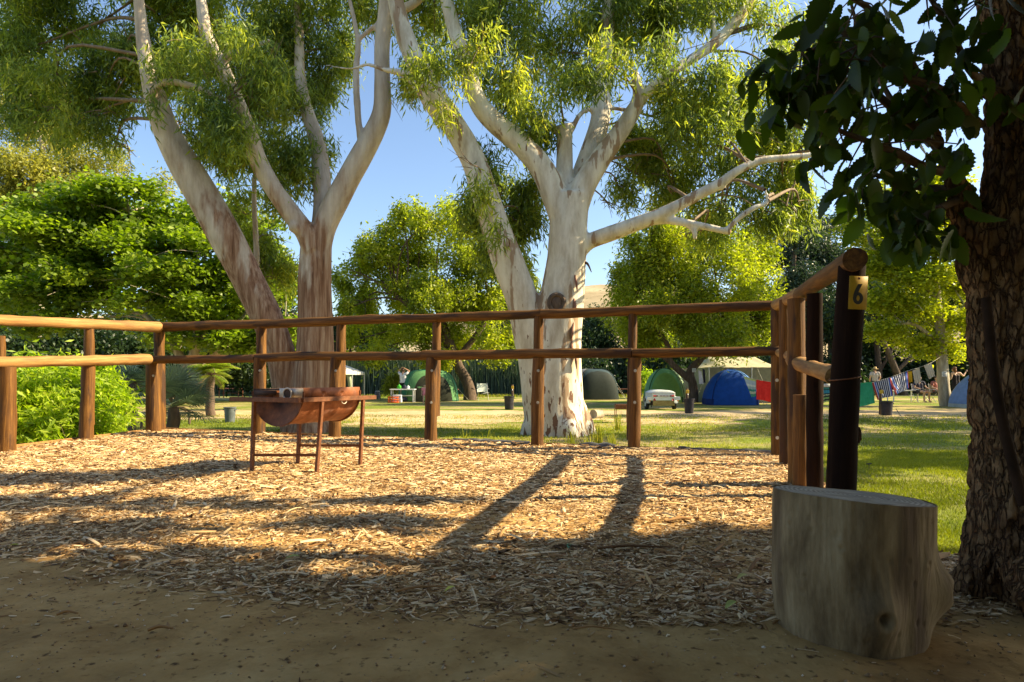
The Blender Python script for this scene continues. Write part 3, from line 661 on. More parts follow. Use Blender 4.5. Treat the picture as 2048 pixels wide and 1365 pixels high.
# dim wood on the right bank: a few trunks with crowns
for j, (bx, Yt, dx, lab) in enumerate(((1760, 43, -10, 'bluish leaning trunk behind the person in the straw hat'), (1812, 41, -70, 'bent grey trunk leaning left above the striped towels'), (1912, 44, 20, 'forked grey trunk just right of the pale trunked tree'), (1680, 48, 12, 'thin trunk glimpsed right behind the numbered post'), (1850, 50, 8, 'thin trunk behind the cream towels'))):
    bg_tree('riverside_tree', lab, Yt, [[(bx,800,7),(bx+dx*.3,740,7),(bx+dx*.6,690,5),(bx+dx,630,4),(bx+dx*1.2,560,2)],[(bx+dx*.3,745,4),(bx+22,700,3),(bx+35,650,2)]],
            rand_clumps(bx+dx-60, bx+dx+60, 560, 660, 8, 40, 28, 40+j), 'semi', 16000, .28, .10, M['leaf_dark'], M['dark_bark'], 50+j, ry=3, lp=20, spread=(.4, .4, .4), group='trees on the right bank')
# trees on the far bank: each its own
for j, (bx, top, wd, Yt, lab) in enumerate((
    (60, 560, 160, 74, 'leftmost'), (300, 600, 150, 78, 'second from left'), (520, 575, 110, 74, 'third from left'), (700, 600, 110, 72, 'fourth from left'), (1010, 610, 110, 74, 'fifth from left'), (1195, 625, 55, 78, 'in the gap right of the white trunk'), (1330, 560, 130, 76, 'second from right'), (1510, 560, 120, 72, 'rightmost'))):
    bg_tree('far_bank_tree', 'dark tree on the far river bank, '+lab, Yt, [[(bx,790,5),(bx+3,740,4),(bx,(top+790)/2,3),(bx-2,top+20,2)]], rand_clumps(bx-wd*.6, bx+wd*.6, top+14, 735, 16, wd*.30, 26, 80+j, top=50), 'semi', 22000, .42, .17, M['leaf_dark'] if j % 2 else M['leaf_pine'], M['dark_bark'], 90+j, ry=5, lp=22, spread=(.7, .7, .6), group='trees on the far river bank', frac=.4)
# dim understorey under the left broadleaf tree and on the right bank
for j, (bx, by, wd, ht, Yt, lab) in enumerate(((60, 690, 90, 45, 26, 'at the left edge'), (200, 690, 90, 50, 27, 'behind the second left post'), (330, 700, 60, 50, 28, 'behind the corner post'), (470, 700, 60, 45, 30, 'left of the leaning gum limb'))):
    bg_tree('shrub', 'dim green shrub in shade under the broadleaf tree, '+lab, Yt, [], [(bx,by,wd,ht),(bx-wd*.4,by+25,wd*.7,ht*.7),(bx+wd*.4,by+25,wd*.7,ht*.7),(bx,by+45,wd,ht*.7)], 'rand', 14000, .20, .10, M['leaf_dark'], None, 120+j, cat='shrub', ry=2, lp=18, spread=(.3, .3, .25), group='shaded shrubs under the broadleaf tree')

# off-frame crowns to the right: they dapple the campsite lawn
def shade_tree(x, y, z0, z1, r, n, seed, L=.26):
    root = thing('shade_tree', (x, y, LAWN), 'tall leafy tree outside the right edge of the picture', 'tree', 'trees outside the picture on the right')
    rnd = random.Random(seed); cw = [(x+rnd.gauss(0, r*.5), y+rnd.gauss(0, r*.6), rnd.uniform(z0, z1), r*.33, r*.33, r*.2, 1) for i in range(13)]
    mb = MB(); mb.tube([(x, y, LAWN), (x+.2, y, z0*.6), (x, y, z1)], [.3, .22, .08], sub=4, wob=.2)
    pts = [Vector((x, y, z)) for z in np.linspace(z0*.6, z1, 8)]
    part('trunk', mb.mesh('t'), M['dark_bark'], root, world=True)
    tw = twigs(pts, cw, seed, 2, .05)
    if tw: part('branches', tw, M['dark_bark'], root, world=True)
    part('crown', foliage('semi', cw, n, L, L*.45, seed, 20, (.3, .3, .2)), M['leaf_pepper'], root, world=True)
shade_tree(18, 13.0, 4, 9, 4.0, 9000, 201)
shade_tree(23, 18.5, 5, 12, 4.5, 11000, 202)
shade_tree(27, 20, 5, 11, 2.6, 9000, 203)
shade_tree(15.5, 8.8, 4.5, 8, 2.6, 5000, 205)
shade_tree(33, 14, 9, 15, 4.5, 8000, 206)

def rear_blocker(x, y, seed):  # unseen trees, added behind the camera to keep sky light off the foreground
    root = thing('shade_tree', (x, y, 0), 'unseen dense tree added behind the photographer to block sky light', 'tree', 'added trees behind the photographer')
    rnd = random.Random(seed); cw = [(x+rnd.gauss(0, 2.2), y+rnd.gauss(0, 1.6), rnd.uniform(1.0, 9), 1.3, 1.3, .9, 1) for i in range(34)]
    mb = MB(); mb.tube([(x, y, -.05), (x+.2, y, 3), (x, y, 8)], [.35, .25, .08], sub=4, wob=.2); part('trunk', mb.mesh('t'), M['dark_bark'], root, world=True)
    part('crown', foliage('semi', cw, 26000, .34, .20, seed, 20, (.3, .3, .2)), M['leaf_oak'], root, world=True)
for i, (x, y) in enumerate(((-9, -9), (0, -10), (7, -9.5))): rear_blocker(x, y, 500+i)

# reeds on the far bank (nobody could count them)
def blades(n, xr, yr, zf, h, wd, seed, lean=.2, mat=None, name='reeds', bend=.25):
    rng = np.random.default_rng(seed)
    X = rng.uniform(*xr, n); Y = rng.uniform(*yr, n); Z = zf(X, Y)
    H = h*rng.uniform(.5, 1.15, n); A = rng.uniform(0, 2*np.pi, n); LN = rng.normal(0, lean, n)*H
    dx = np.cos(A)*LN; dy = np.sin(A)*LN; B = rng.uniform(0, np.pi, n); wx = np.cos(B)*wd/2; wy = np.sin(B)*wd/2*.5
    b0 = np.stack([X-wx, Y-wy, Z], 1); b1 = np.stack([X+wx, Y+wy, Z], 1)
    m0 = np.stack([X-wx*.7+dx*.4, Y-wy*.7+dy*.4, Z+H*.6], 1); m1 = np.stack([X+wx*.7+dx*.4, Y+wy*.7+dy*.4, Z+H*.6], 1)
    t = np.stack([X+dx*(1+bend), Y+dy*(1+bend), Z+H*(1-np.abs(LN/H)*.3)], 1)
    V = np.stack([b0, b1, m1, m0, t], 1).reshape(-1, 3); i = np.arange(n)[:, None]*5
    q = i+np.array([[0, 1, 2, 3]]); t3 = i+np.array([[3, 2, 4]])
    ti = np.repeat(np.clip(rng.normal(.45, .25, n), 0, 1), 5)
    return mesh_np(name, V, [q, t3], smooth=False, tint=ti)
me = blades(26000, (-42, 24), (64.5, 69), lambda X, Y: ground_z(X, Y)-.1, 4.0, .16, 301, .10)
tag(part('reeds', me, M['leaf_reed']), 'dark green reeds lining the far river bank', 'reeds', kind='stuff')
me = blades(3500, (-15, 14), (36.5, 38.6), lambda X, Y: ground_z(X, Y), .22, .02, 302, .3)
tag(part('bank_grass', me, M['grass']), 'rough grass along the near edge of the river', 'grass', kind='stuff')

# ------------------------------------------------------------------ wooden railing round the mulch terrace
def foot(px, py): Y = YL(py, 0.0); return Vector(((px-1024)/F*Y, Y, 0))
rail_root = thing('pole_railing', (-1.3, 8.1, 0), 'brown treated pole railing with two rails around the bark covered terrace', 'railing')
pst = {}
def post(b, t, r, mat='pole', seed=0, wob=.12, bolts=(), ell=1.0, label=None, sag=0):
    mb = MB(); b = Vector(b); t = Vector(t)
    mid = b.lerp(t, .5)+Vector((sag, 0, 0))
    mb.tube([b, b.lerp(t, .25)+Vector((sag*.6, 0, 0)), mid, b.lerp(t, .75)+Vector((sag*.6, 0, 0)), t], [r*1.05, r*1.02, r, r*.98, r*.95], seg=20, sub=5, wob=wob, seed=seed)
    o = part('post', mb.mesh('post'), M[mat], rail_root, world=True)
    if label: o['label'] = label
    for bz in bolts:                                     # washer + hex head on the camera side
        f = (bz-b.z)/(t.z-b.z); c = b.lerp(t, f); d = Vector((-c.x, -c.y, 0)).normalized(); c = c+d*(r*1.0)
        m2 = MB(); m2.tube([c-d*.004, c+d*.005], [.017, .017], seg=14); m2.tube([c+d*.004, c+d*.014], [.009, .008], seg=6)
        part('bolt', m2.mesh('bolt', smooth=False), M['bolt'], o, world=True)
    return o
def rail(pts, r, mat='pole', seed=0, wob=.17, name='rail'):
    mb = MB(); rr = r if hasattr(r, '__len__') else [r]*len(pts)
    mb.tube(pts, rr, seg=20, sub=7, wob=wob, seed=seed)
    return part(name, mb.mesh(name), M[mat], rail_root, world=True)
def backY(px):                                            # depth of the back run seen at column px
    # line L(-5.39,9.6) -> R(2.74,6.42)
    ax, ay, bx, by = -5.39, 9.6, 2.74, 6.42; u = (px-1024)/F
    t = (ax-u*ay)/(u*(by-ay)-(bx-ax)); return ay+t*(by-ay)
# back run: lower posts carry the middle rail, upper posts are bolted behind them and carry the top rail
for i, (pl, pu, wl, wu, ub) in enumerate(((517, 522, 12, 10, 833), (669, 681, 12, 10, 832), (861, 872, 12, 9, 832), (1074, 1076, 12.5, 10, 870), (1268, 1264, 12, 9, 880))):
    y = backY(pl); x = (pl-1024)/F*y; xt = (pl+3-1024)/F*y
    post((x, y, -.05), (xt, y, P(0, 716, y).z-.0), wl/F*y, seed=i+1, bolts=(P(0, 742, y).z, P(0, 805, y).z))
    y2 = y+.135; xu = (pu-1024)/F*y2; tz = P(0, 655-(pu-320)/1230*45+6, y2).z
    post((xu-.01, y2, P(0, ub, y2).z), (xu+.01, y2, tz), wu/F*y2, seed=i+20)
yL = 9.6; yR = 6.42
# corner posts
post(P(308, 864, 9.45), P(306, 722, 9.45), 14/F*9.45, mat='pole', seed=31, bolts=(P(0, 752, 9.45).z,), wob=.05)
post(P(321, 862, 9.62), P(318, 655, 9.62), 10/F*9.62, seed=32)
post(P(1555, 914, 6.42), P(1553, 612, 6.42), 11.5/F*6.42, seed=33, bolts=(P(0, 761, 6.42).z, P(0, 875, 6.42).z))
post(P(1570, 935, 5.75), P(1569, 600, 5.75), 10.5/F*5.75, seed=34, mat='pole')
post(P(1595, 972, 4.72), P(1592, 598, 4.72), 17/F*4.72, seed=35, mat='pole', wob=.09)
post(P(1601, 974, 4.60), P(1602, 790, 4.60), 15/F*4.6, seed=36, mat='pole')
post(P(1630, 998, 4.2), P(1629, 588, 4.2), 15.5/F*4.2, seed=37, mat='pole_dark', wob=.10)
# number post
nY = 3.12
npost = post(P(1679, 1082, nY), P(1704, 533, nY), 27/F*nY, seed=38, mat='pole_dark', wob=.05, label='thick dark post carrying the yellow plate', sag=-.008)
# left run
post(P(13, 908, 6.75), P(15, 734, 6.75), 15.5/F*6.75, seed=41, mat='pole')
post(P(-4, 905, 6.9), P(0, 672, 6.9), 10/F*6.9, seed=42)
post(P(173, 880, 8.15), P(177, 722, 8.15), 12.5/F*8.15, seed=43)
post(P(178, 850, 8.3), P(178, 652, 8.3), 9.5/F*8.3, seed=44)
# rails, in butting lengths
def railpx(lst, rp, **k): return rail([P(a, b, y) for a, b, y in lst], [rp*(0.94+.12*random.Random(i*7+len(lst)).random())/F*y for i, (a, b, y) in enumerate(lst)], **k)
random.seed(3)
bt = lambda px, dy=.13: backY(px)+dy
railpx([(322, 655, 9.62), (420, 651, bt(420)), (515, 649, bt(515)), (640, 644, bt(640)), (690, 641, bt(690))], 9.0, seed=1)
railpx([(688, 641, bt(690)), (780, 638, bt(780)), (870, 637, bt(870)), (872, 636, bt(872))], 9.2, seed=2)
railpx([(873, 636, bt(873)), (960, 633, bt(960)), (1070, 629, bt(1070)), (1084, 628, bt(1084))], 9.2, seed=3)
railpx([(1083, 629, bt(1083)), (1180, 626, bt(1180)), (1270, 622, bt(1270)), (1420, 616, bt(1420)), (1552, 611, bt(1552, .05))], 9.6, seed=4)
railpx([(300, 720, 9.35), (400, 719, bt(400, -.02)), (490, 718, bt(490, -.02)), (512, 718, bt(512, -.02))], 8.2, seed=5)
railpx([(510, 717, bt(510, 0)), (600, 713, bt(600, 0)), (680, 713, bt(680, 0)), (850, 712, bt(850, 0))], 9.0, seed=6)
railpx([(846, 711, bt(846, 0)), (960, 710, bt(960, 0)), (1075, 708, bt(1075, 0)), (1180, 707, bt(1180, 0)), (1264, 706, bt(1264, 0))], 9.6, seed=7)
railpx([(1266, 707, bt(1266, 0)), (1400, 705, bt(1400, 0)), (1480, 704, bt(1480, 0)), (1562, 702, bt(1562, -.05))], 9.6, seed=8)
railpx([(-60, 635, 6.5), (0, 641, 6.9), (170, 648, 8.2), (318, 655, 9.55)], 10.5, mat='pole_pale', seed=9)
railpx([(-60, 726, 6.4), (0, 725, 6.7), (170, 722, 8.0), (296, 719, 9.15)], 11.0, mat='pole_pale', seed=10)
rail([P(1552, 612, 6.5), P(1590, 594, 5.4), P(1605, 588, 5.0)], [.058, .062, .064], mat='pole_pale', seed=11)
rail([P(1600, 589, 5.02), P(1640, 562, 4.15), P(1710, 519, 3.02)], [.056, .055, .056], mat='pole', seed=12, wob=.06)
rail([P(1560, 706, 6.3), P(1590, 716, 5.3), P(1602, 722, 4.95)], [.045, .045, .043], mat='pole_pale', seed=13)
rail([P(1585, 722, 5.0), P(1622, 736, 4.2), P(1672, 752, 3.2)], [.055, .052, .050], mat='pole_pale', seed=14)
# yellow plate with the digit, on the number post
def plate():
    ax = (P(1704, 533, nY)-P(1682, 1010, nY)); up = ax.normalized(); c = P(1700.5, 590, nY); right = Vector((1, 0, 0)); right = (right-up*right.dot(up)).normalized()
    fr = right.cross(up)                                   # towards -Y?
    if fr.y > 0: fr = -fr
    R = Matrix((right, up, -fr)).transposed()              # local z = away from camera
    r = 27/F*nY; c = c+fr*(r+.003); hw, hh = 18.0/F*nY, 32.5/F*nY
    mb = MB(); mb.box(c, (hw, hh, .0012), R, .0008)
    m = noise_mat('yellow_plate', [(.3, (.34, .19, .012)), (.6, (.52, .31, .025)), (.85, (.58, .38, .06))], scale=(14, 14, 14), rough=.45, bump=.05)
    part('number_plate', mb.mesh('plate', smooth=False), m, npost, world=True)
    m2 = MB(); sc = c+up*(hh*.86)+fr*.002; m2.tube([sc, sc+fr*.004], [.006, .005], seg=10); part('screw', m2.mesh('screw'), M['rust_dark'], npost, world=True)
    # the figure 6: a closed loop and a rising stroke, cut from flat black vinyl
    bm = bmesh.new(); W = .0215; cx, cy = .000, -.034; ro = (.032, .038); ri = (.0100, .0175)
    def flat(poly_in, poly_out, closed=True):
        n = len(poly_in); vi = [bm.verts.new((x, y, 0)) for x, y in poly_in]; vo = [bm.verts.new((x, y, 0)) for x, y in poly_out]
        for k in range(n if closed else n-1): bm.faces.new((vi[k], vi[(k+1) % n], vo[(k+1) % n], vo[k]))
    A = [i*2*math.pi/28 for i in range(28)]
    flat([(cx+ri[0]*math.cos(a), cy+ri[1]*math.sin(a)) for a in A], [(cx+ro[0]*math.cos(a), cy+ro[1]*math.sin(a)) for a in A])
    st_in = []; st_out = []
    for k in range(13):
        t = k/12
        a0 = Vector((-.032, -.034)); a1 = Vector((-.030, .008)); a2 = Vector((-.002, .055))
        b0 = Vector((-.010, -.034)); b1 = Vector((-.004, .004)); b2 = Vector((.024, .055))
        q = lambda p, r_, s: p*(1-t)**2+r_*2*t*(1-t)+s*t*t
        st_out.append(tuple(q(a0, a1, a2))); st_in.append(tuple(q(b0, b1, b2)))
    v0 = len(bm.verts); n = 13
    vi = [bm.verts.new((x, y, .0002)) for x, y in st_in]; vo = [bm.verts.new((x, y, .0002)) for x, y in st_out]
    for k in range(n-1): bm.faces.new((vi[k], vi[k+1], vo[k+1], vo[k]))
    me = bpy.data.meshes.new('digit'); bm.to_mesh(me); bm.free()
    R2 = Matrix((right, up, fr)).transposed().to_4x4()@Matrix.Scale(nY/3.98, 4); me.transform(Matrix.Translation(c+fr*.0022)@R2)
    mk, nt, b = newmat('black_vinyl'); b.inputs["Base Color"].default_value = (.01, .01, .008, 1); b.inputs["Roughness"].default_value = .5
    part('digit', me, mk, npost, world=True)
plate()
mb = MB()
for k in range(3): mb.tube([P(1708, 850, nY), P(1714+k*3, 858, nY-.02), P(1718+k*2, 878, nY-.02), P(1714+k*4, 892-k*6, nY)], .0035, seg=5, sub=4)
part('wire', mb.mesh('wire'), M['soot'], npost, world=True)
mb = MB(); ring = [P(1690, 757, nY)+Vector((math.cos(a)*.071, math.sin(a)*.071, .01*math.cos(a))) for a in [i*math.pi/10 for i in range(21)]]
mb.tube(ring, .004, seg=5, caps=False); part('wire', mb.mesh('wire'), M['rust_dark'], npost, world=True)

# edging boards that hold the bark in
def board(a, b, h=.10, mat='pole_pale', lab='', seed=0):
    a = Vector(a); b = Vector(b); d = (b-a); L = d.length; d.normalize()
    ang = math.atan2(d.y, d.x); R = Matrix.Rotation(ang, 3, 'Z'); c = (a+b)/2
    mb = MB(); mb.box(c, (L/2, .019, h), R, .004)
    o = part('edging_board', mb.mesh('b', angle=30), M[mat]); tag(o, lab, 'board', 'boards edging the bark terrace')
    return o
e = lambda px: Vector(((px-1024)/F*(backY(px)+.26), backY(px)+.26, -.06))
board((-5.45, 9.86, -.055), e(520)+Vector((0,0,0)), .085, 'pole_pale', 'weathered edging board from the left corner post to behind the grill')
board(e(522), e(850), .085, 'pole', 'brown edging board between the grill and the third railing post of the back run')
board(e(852), e(1265), .08, 'pole', 'brown edging board under the back railing in front of the white gum')
board(e(1268), Vector((3.0, 6.72, -.06)), .08, 'pole_pale', 'edging board at the right end of the back railing')
board((-5.52, 9.75, -.055), (-5.86, 6.4, -.055), .09, 'pole_pale', 'edging board along the left side of the terrace by the lime green bush')
# black plastic liner scraps by the boards
def liner(px0, px1, lab, seed):
    X0 = (px0-1024)/F*(backY(px0)+.12); X1 = (px1-1024)/F*(backY(px1)+.12); n = 60; V = []; q = []
    for i in range(n+1):
        t = i/n; x = X0+(X1-X0)*t; y = backY(px0+(px1-px0)*t)+.14
        for j in range(6):
            u = j/5; nn = noise.noise(Vector((x*3, j*.8, seed)))
            V.append((x+nn*.03, y+u*.1-.02+nn*.03, .012+.05*math.sin(u*math.pi)*(.6+.8*abs(noise.noise(Vector((x*5, seed, 0)))))+nn*.012))
    q = [(i*6+j, (i+1)*6+j, (i+1)*6+j+1, i*6+j+1) for i in range(n) for j in range(5)]
    m = noise_mat('plastic_liner', [(.3, (.035, .033, .03)), (.7, (.14, .13, .12))], scale=(15, 15, 15), rough=.4, bump=.3, spec=.5)
    tag(part('plastic_liner', mesh_np('l', V, np.array(q)), m), lab, 'liner', 'torn plastic liner along the terrace edge')
liner(1360, 1548, 'torn grey plastic liner at the right end of the back railing', 1)
liner(905, 1060, 'crumpled dark plastic liner left of the post in front of the white gum', 2)
liner(1160, 1235, 'short dark plastic liner scrap in front of the white gum roots', 3)

# ------------------------------------------------------------------ half drum grill
def grill():
    root = thing('drum_grill', (-1.9, 5.45, 0), 'rusty half drum barbecue grill on a four legged steel frame', 'grill')
    u = Vector((.44, .898, 0)); v = Vector((.898, -.44, 0)); Cn = Vector((-1.715, 5.06, 0)); fz = .625
    rot = Matrix((v, u, Vector((0, 0, 1)))).transposed()
    def bar(a, b, w=.02, name='frame_bar', mat='rust_dark', seed=0):
        a = Vector(a); b = Vector(b); d = b-a; L = d.length; d.normalize()
        z = Vector((0, 0, 1)) if abs(d.z) < .8 else u.copy(); x = d.cross(z).normalized(); z = x.cross(d)
        R = Matrix((d, x, z)).transposed(); m = MB(); m.box((a+b)/2, (L/2, w, w), R, .002)
        return part(name, m.mesh('bar', angle=30), M[mat], root, world=True)
    Z = Vector((0, 0, fz))
    bar(Cn+Z-v*.80, Cn+Z+v*.0, .019)
    bar(Cn+Z+u*.02+Vector((0,0,.003)), Cn+Z+u*.95, .019)
    bar(Cn+Z-v*.56+u*.02+Vector((0,0,.002)), Cn+Z-v*.56+u*.86, .017); bar(Cn+Z+u*.80-v*.58, Cn+Z+u*.80-v*.02, .017)
    def leg(top, bot, w=.0145): return bar(top, bot, w, 'leg')
    fl = Cn-v*.52; fr = Cn+u*.25; br = Cn+u*.78; bl = fl+(br-fr)
    def g(p, dx=0, dy=0): return Vector((p.x+dx, p.y+dy, -.03))
    leg(fl+Z, g(fl, -.02)); leg(fr+Z, g(fr, -.05)); leg(br+Z, g(br, -.03)); leg(bl+Z, g(bl, -.03))
    h = Vector((0, 0, .155))
    bar(fl+h+Vector((-.01,0,0)), fr+h+Vector((-.035,0,0)), .012, 'stretcher'); bar(bl+h+Vector((-.01,0,.03)), br+h+Vector((-.02,0,.03)), .012, 'stretcher')
    # the drum: half cylinder with ribs and closed ends
    r = .285; n = 40; m_ = 30; c0 = Cn+u*.06-v*.31; Ld = .70; zc = .695
    def pt(s, a, rr): q = c0+u*(s*Ld)+v*(math.cos(a)*rr); return Vector((q.x, q.y, zc+math.sin(a)*rr))
    V = []; q = []
    for sgn, off in ((0, 0), (1, -.0035)):
        for i in range(n+1):
            s = i/n; rib = .006*(math.exp(-((s-.33)/.025)**2)+math.exp(-((s-.66)/.025)**2))
            for j in range(m_+1):
                a = math.pi+math.pi*j/m_; dent = .006*noise.noise(Vector((s*4, a*2, 5)))
                V.append(pt(s, a, r+off+rib+dent))
    W = m_+1
    for lay in (0, 1):
        b = lay*(n+1)*W
        for i in range(n):
            for j in range(m_): q.append((b+i*W+j, b+i*W+j+1, b+(i+1)*W+j+1, b+(i+1)*W+j))
    b = (n+1)*W
    for i in range(n):
        for j in (0, m_): q.append((i*W+j, (i+1)*W+j, b+(i+1)*W+j, b+i*W+j))
    part('half_drum', mesh_np('drum', [tuple(x) for x in V], np.array(q)), M['rust'], root, world=True)
    for s, nm in ((0.0, 'end_cap'), (1.0, 'end_cap')):
        m = MB(); V = [tuple(pt(s, math.pi*1.5, 0)+Vector((0, 0, -.01)))]; arc = 30
        for rr, o in ((.10, .03), (.20, .02), (r-.01, .0), (r+.010, -.012)):
            for j in range(arc+1):
                a = math.pi+math.pi*j/arc; p = pt(s, a, rr)+u*(o if s == 0 else -o); V.append(tuple(p))
        f3 = [(0, 1+j, 2+j) for j in range(arc)]; f4 = [(1+k*(arc+1)+j, 1+k*(arc+1)+j+1, 1+(k+1)*(arc+1)+j+1, 1+(k+1)*(arc+1)+j) for k in range(3) for j in range(arc)]
        m.add(V, f4, f3); part(nm, m.mesh('cap'), M['rust'] if s else M['rust_dark'], root, world=True)
        m = MB(); m.tube([pt(s, math.pi+math.pi*j/arc, r+.006) for j in range(arc+1)], .007, seg=6); part('rolled_rim', m.mesh('rim'), M['rust_dark'], root, world=True)
    # wind shield strips standing on the far and near rims
    def strip(a, b, z0, z1, mat, name='wind_shield'):
        a = Vector(a); b = Vector(b); m = MB(); c = (a+b)/2; d = (b-a); L = d.length; ang = math.atan2(d.y, d.x)
        m.box((c.x, c.y, (z0+z1)/2), (L/2, .002, (z1-z0)/2), Matrix.Rotation(ang, 3, 'Z')); return part(name, m.mesh('s', smooth=False), M[mat], root, world=True)
    strip(c0+v*.285+u*.0, c0+v*.285+u*.70, .64, .725, 'rust'); strip(c0-v*.285+u*.0, c0-v*.285+u*.70, .64, .715, 'soot')
    strip(c0+v*.285+u*.0, c0+v*.02+u*.0, .645, .72, 'bareplate'); strip(c0-v*.02, c0-v*.285, .66, .70, 'soot')
    m = MB(); m.tube([c0+v*.13-u*.006+Vector((0, 0, .675)), c0+v*.13-u*.02+Vector((0, 0, .675))], [.042, .040], seg=18); part('vent', m.mesh('v'), M['soot'], root, world=True)  # solid dark disc in place of the shaded vent hole
    m = MB(); m.tube([c0+v*.13-u*.02+Vector((math.cos(a)*.046*v.x, math.cos(a)*.046*v.y, .675+math.sin(a)*.046)) for a in [k*math.pi/10 for k in range(21)]], .007, seg=6, caps=False); part('vent_collar', m.mesh('v'), M['bareplate'], root, world=True)
    # cooking grid
    m = MB()
    for k in range(15):
        s = .03+k*.047; m.tube([c0+u*s-v*.26+Vector((0, 0, .705)), c0+u*s+v*.26+Vector((0, 0, .705))], .003, seg=5)
    for t in (-.2, 0, .2): m.tube([c0+v*t+Vector((0, 0, .711)), c0+v*t+u*.7+Vector((0, 0, .711))], .003, seg=5)
    part('cooking_grid', m.mesh('g'), M['soot'], root, world=True)
    m = MB(); hp = c0+v*.30+u*.46+Vector((0, 0, .61)); m.tube([hp+u*(math.cos(a)*.035)+Vector((0, 0, math.sin(a)*.03))+v*.012 for a in [math.pi+k*math.pi/8 for k in range(9)]], .004, seg=6); part('handle', m.mesh('h'), M['bareplate'], root, world=True)
grill()

# ------------------------------------------------------------------ stump seat
def stump():
    Y = 2.0; cx = P(1705, 0, Y).x; root = None
    nz, na = 130, 300; H = .432; V = []; U = []
    def rad(a, z):
        t = z/H; r = .228+.010*math.sin(a*2+1)+.006*math.sin(a*3)+.010*noise.noise(Vector((math.cos(a)*1.5, math.sin(a)*1.5, z*3)))
        r *= 1.0+.02*math.sin(t*math.pi*.9)-.06*(1-t)**3
        r += .004*noise.noise(Vector((math.cos(a)*6, math.sin(a)*6, z*5+4)))+.0016*noise.noise(Vector((math.cos(a)*26, math.sin(a)*26, z*9)))
        for (ka, kz, kr, kh, kw) in KN:                     # branch stubs
            da = (a-ka+math.pi) % (2*math.pi)-math.pi; d2 = (da*.24/kw)**2+((z-kz)/kr)**2
            r += kh*math.exp(-d2)-kh*.9*math.exp(-d2*16)
        return r
    HR = random.Random(12)
    KN = [(math.radians(-101), .125, .070, .060, .055), (math.radians(-31), .17, .075, .062, .06), (math.radians(-125), .30, .03, .006, .03), (math.radians(-60), .27, .03, .008, .025), (math.radians(-150), .2, .02, .004, .02)]+[(math.radians(HR.uniform(-175, -5)), HR.uniform(.04, .40), .009, -.005, .006) for _ in range(26)]
    for i in range(nz+1):
        z0 = H*i/nz
        for k in range(na):
            a = 2*math.pi*k/na; tiltz = z0+(-.012*math.sin(a)-.019*math.cos(a))*(z0/H)*1.0 - .004
            r = rad(a, z0); V.append((r*math.cos(a), r*math.sin(a), tiltz)); U.append((.24*math.cos(a), .24*math.sin(a), z0))
    q = [(i*na+k, i*na+(k+1) % na, (i+1)*na+(k+1) % na, (i+1)*na+k) for i in range(nz) for k in range(na)]
    mb = MB(); mb.add(V, q, U=U)
    bark = noise_mat('weathered_stump', [(.30, (.055, .034, .014)), (.44, (.16, .108, .052)), (.56, (.26, .185, .095)), (.72, (.38, .29, .165))], scale=(9, 9, 3.0), src='uvw', rough=.85, bump=.9, bscale=(60, 60, 12), bdist=.006, second=((12, 12, 2.0), (.11, .07, .04), .52, .72), detail=12)
    s = thing('log_stump', (cx, Y, 0), 'thick grey log stump with knobbly branch scars in front of the numbered post', 'stump')
    part('side', mb.mesh('side'), bark, s)
    # sawn top with growth rings
    V = []; nr = 20; r0 = [V_ for V_ in []]
    top = [rad(2*math.pi*k/na, H) for k in range(na)]
    for j in range(nr+1):
        f = j/nr
        for k in range(na):
            a = 2*math.pi*k/na; r = top[k]*f*.992; zz = H+(-.012*math.sin(a)-.019*math.cos(a))*f-.004+.0025*noise.noise(Vector((r*math.cos(a)*22, r*math.sin(a)*22, 0)))*(f < .97)-(.004 if f == 1 else 0)
            V.append((r*math.cos(a), r*math.sin(a), zz))
    q = [(j*na+k, (j+1)*na+k, (j+1)*na+(k+1) % na, j*na+(k+1) % na) for j in range(nr) for k in range(na)]
    m, nt, b = newmat('sawn_end'); v = coord(nt, 'obj', (1, 1, .2)); wv = N(nt, "ShaderNodeTexWave", wave_type='RINGS', rings_direction='Z')
    wv.inputs["Scale"].default_value = 22; wv.inputs["Distortion"].default_value = 3; wv.inputs["Detail"].default_value = 4; nt.links.new(v, wv.inputs["Vector"])
    n = N(nt, "ShaderNodeTexNoise"); n.inputs["Scale"].default_value = 14; n.inputs["Detail"].default_value = 8; nt.links.new(v, n.inputs["Vector"])
    mx = N(nt, "ShaderNodeMix", data_type='FLOAT'); mx.inputs[0].default_value = .7; nt.links.new(wv.outputs["Fac"], mx.inputs[2]); nt.links.new(n.outputs["Fac"], mx.inputs[3])
    nt.links.new(ramp(nt, mx.outputs[0], [(.3, (.20, .14, .09)), (.5, (.36, .28, .19)), (.7, (.50, .41, .29))]), b.inputs["Base Color"]); b.inputs["Roughness"].default_value = .85
    bp = N(nt, "ShaderNodeBump"); bp.inputs["Strength"].default_value = .4; bp.inputs["Distance"].default_value = .004; nt.links.new(mx.outputs[0], bp.inputs["Height"]); nt.links.new(bp.outputs[0], b.inputs["Normal"])
    part('sawn_top', mesh_np('top', V, np.array(q)), m, s)
stump()

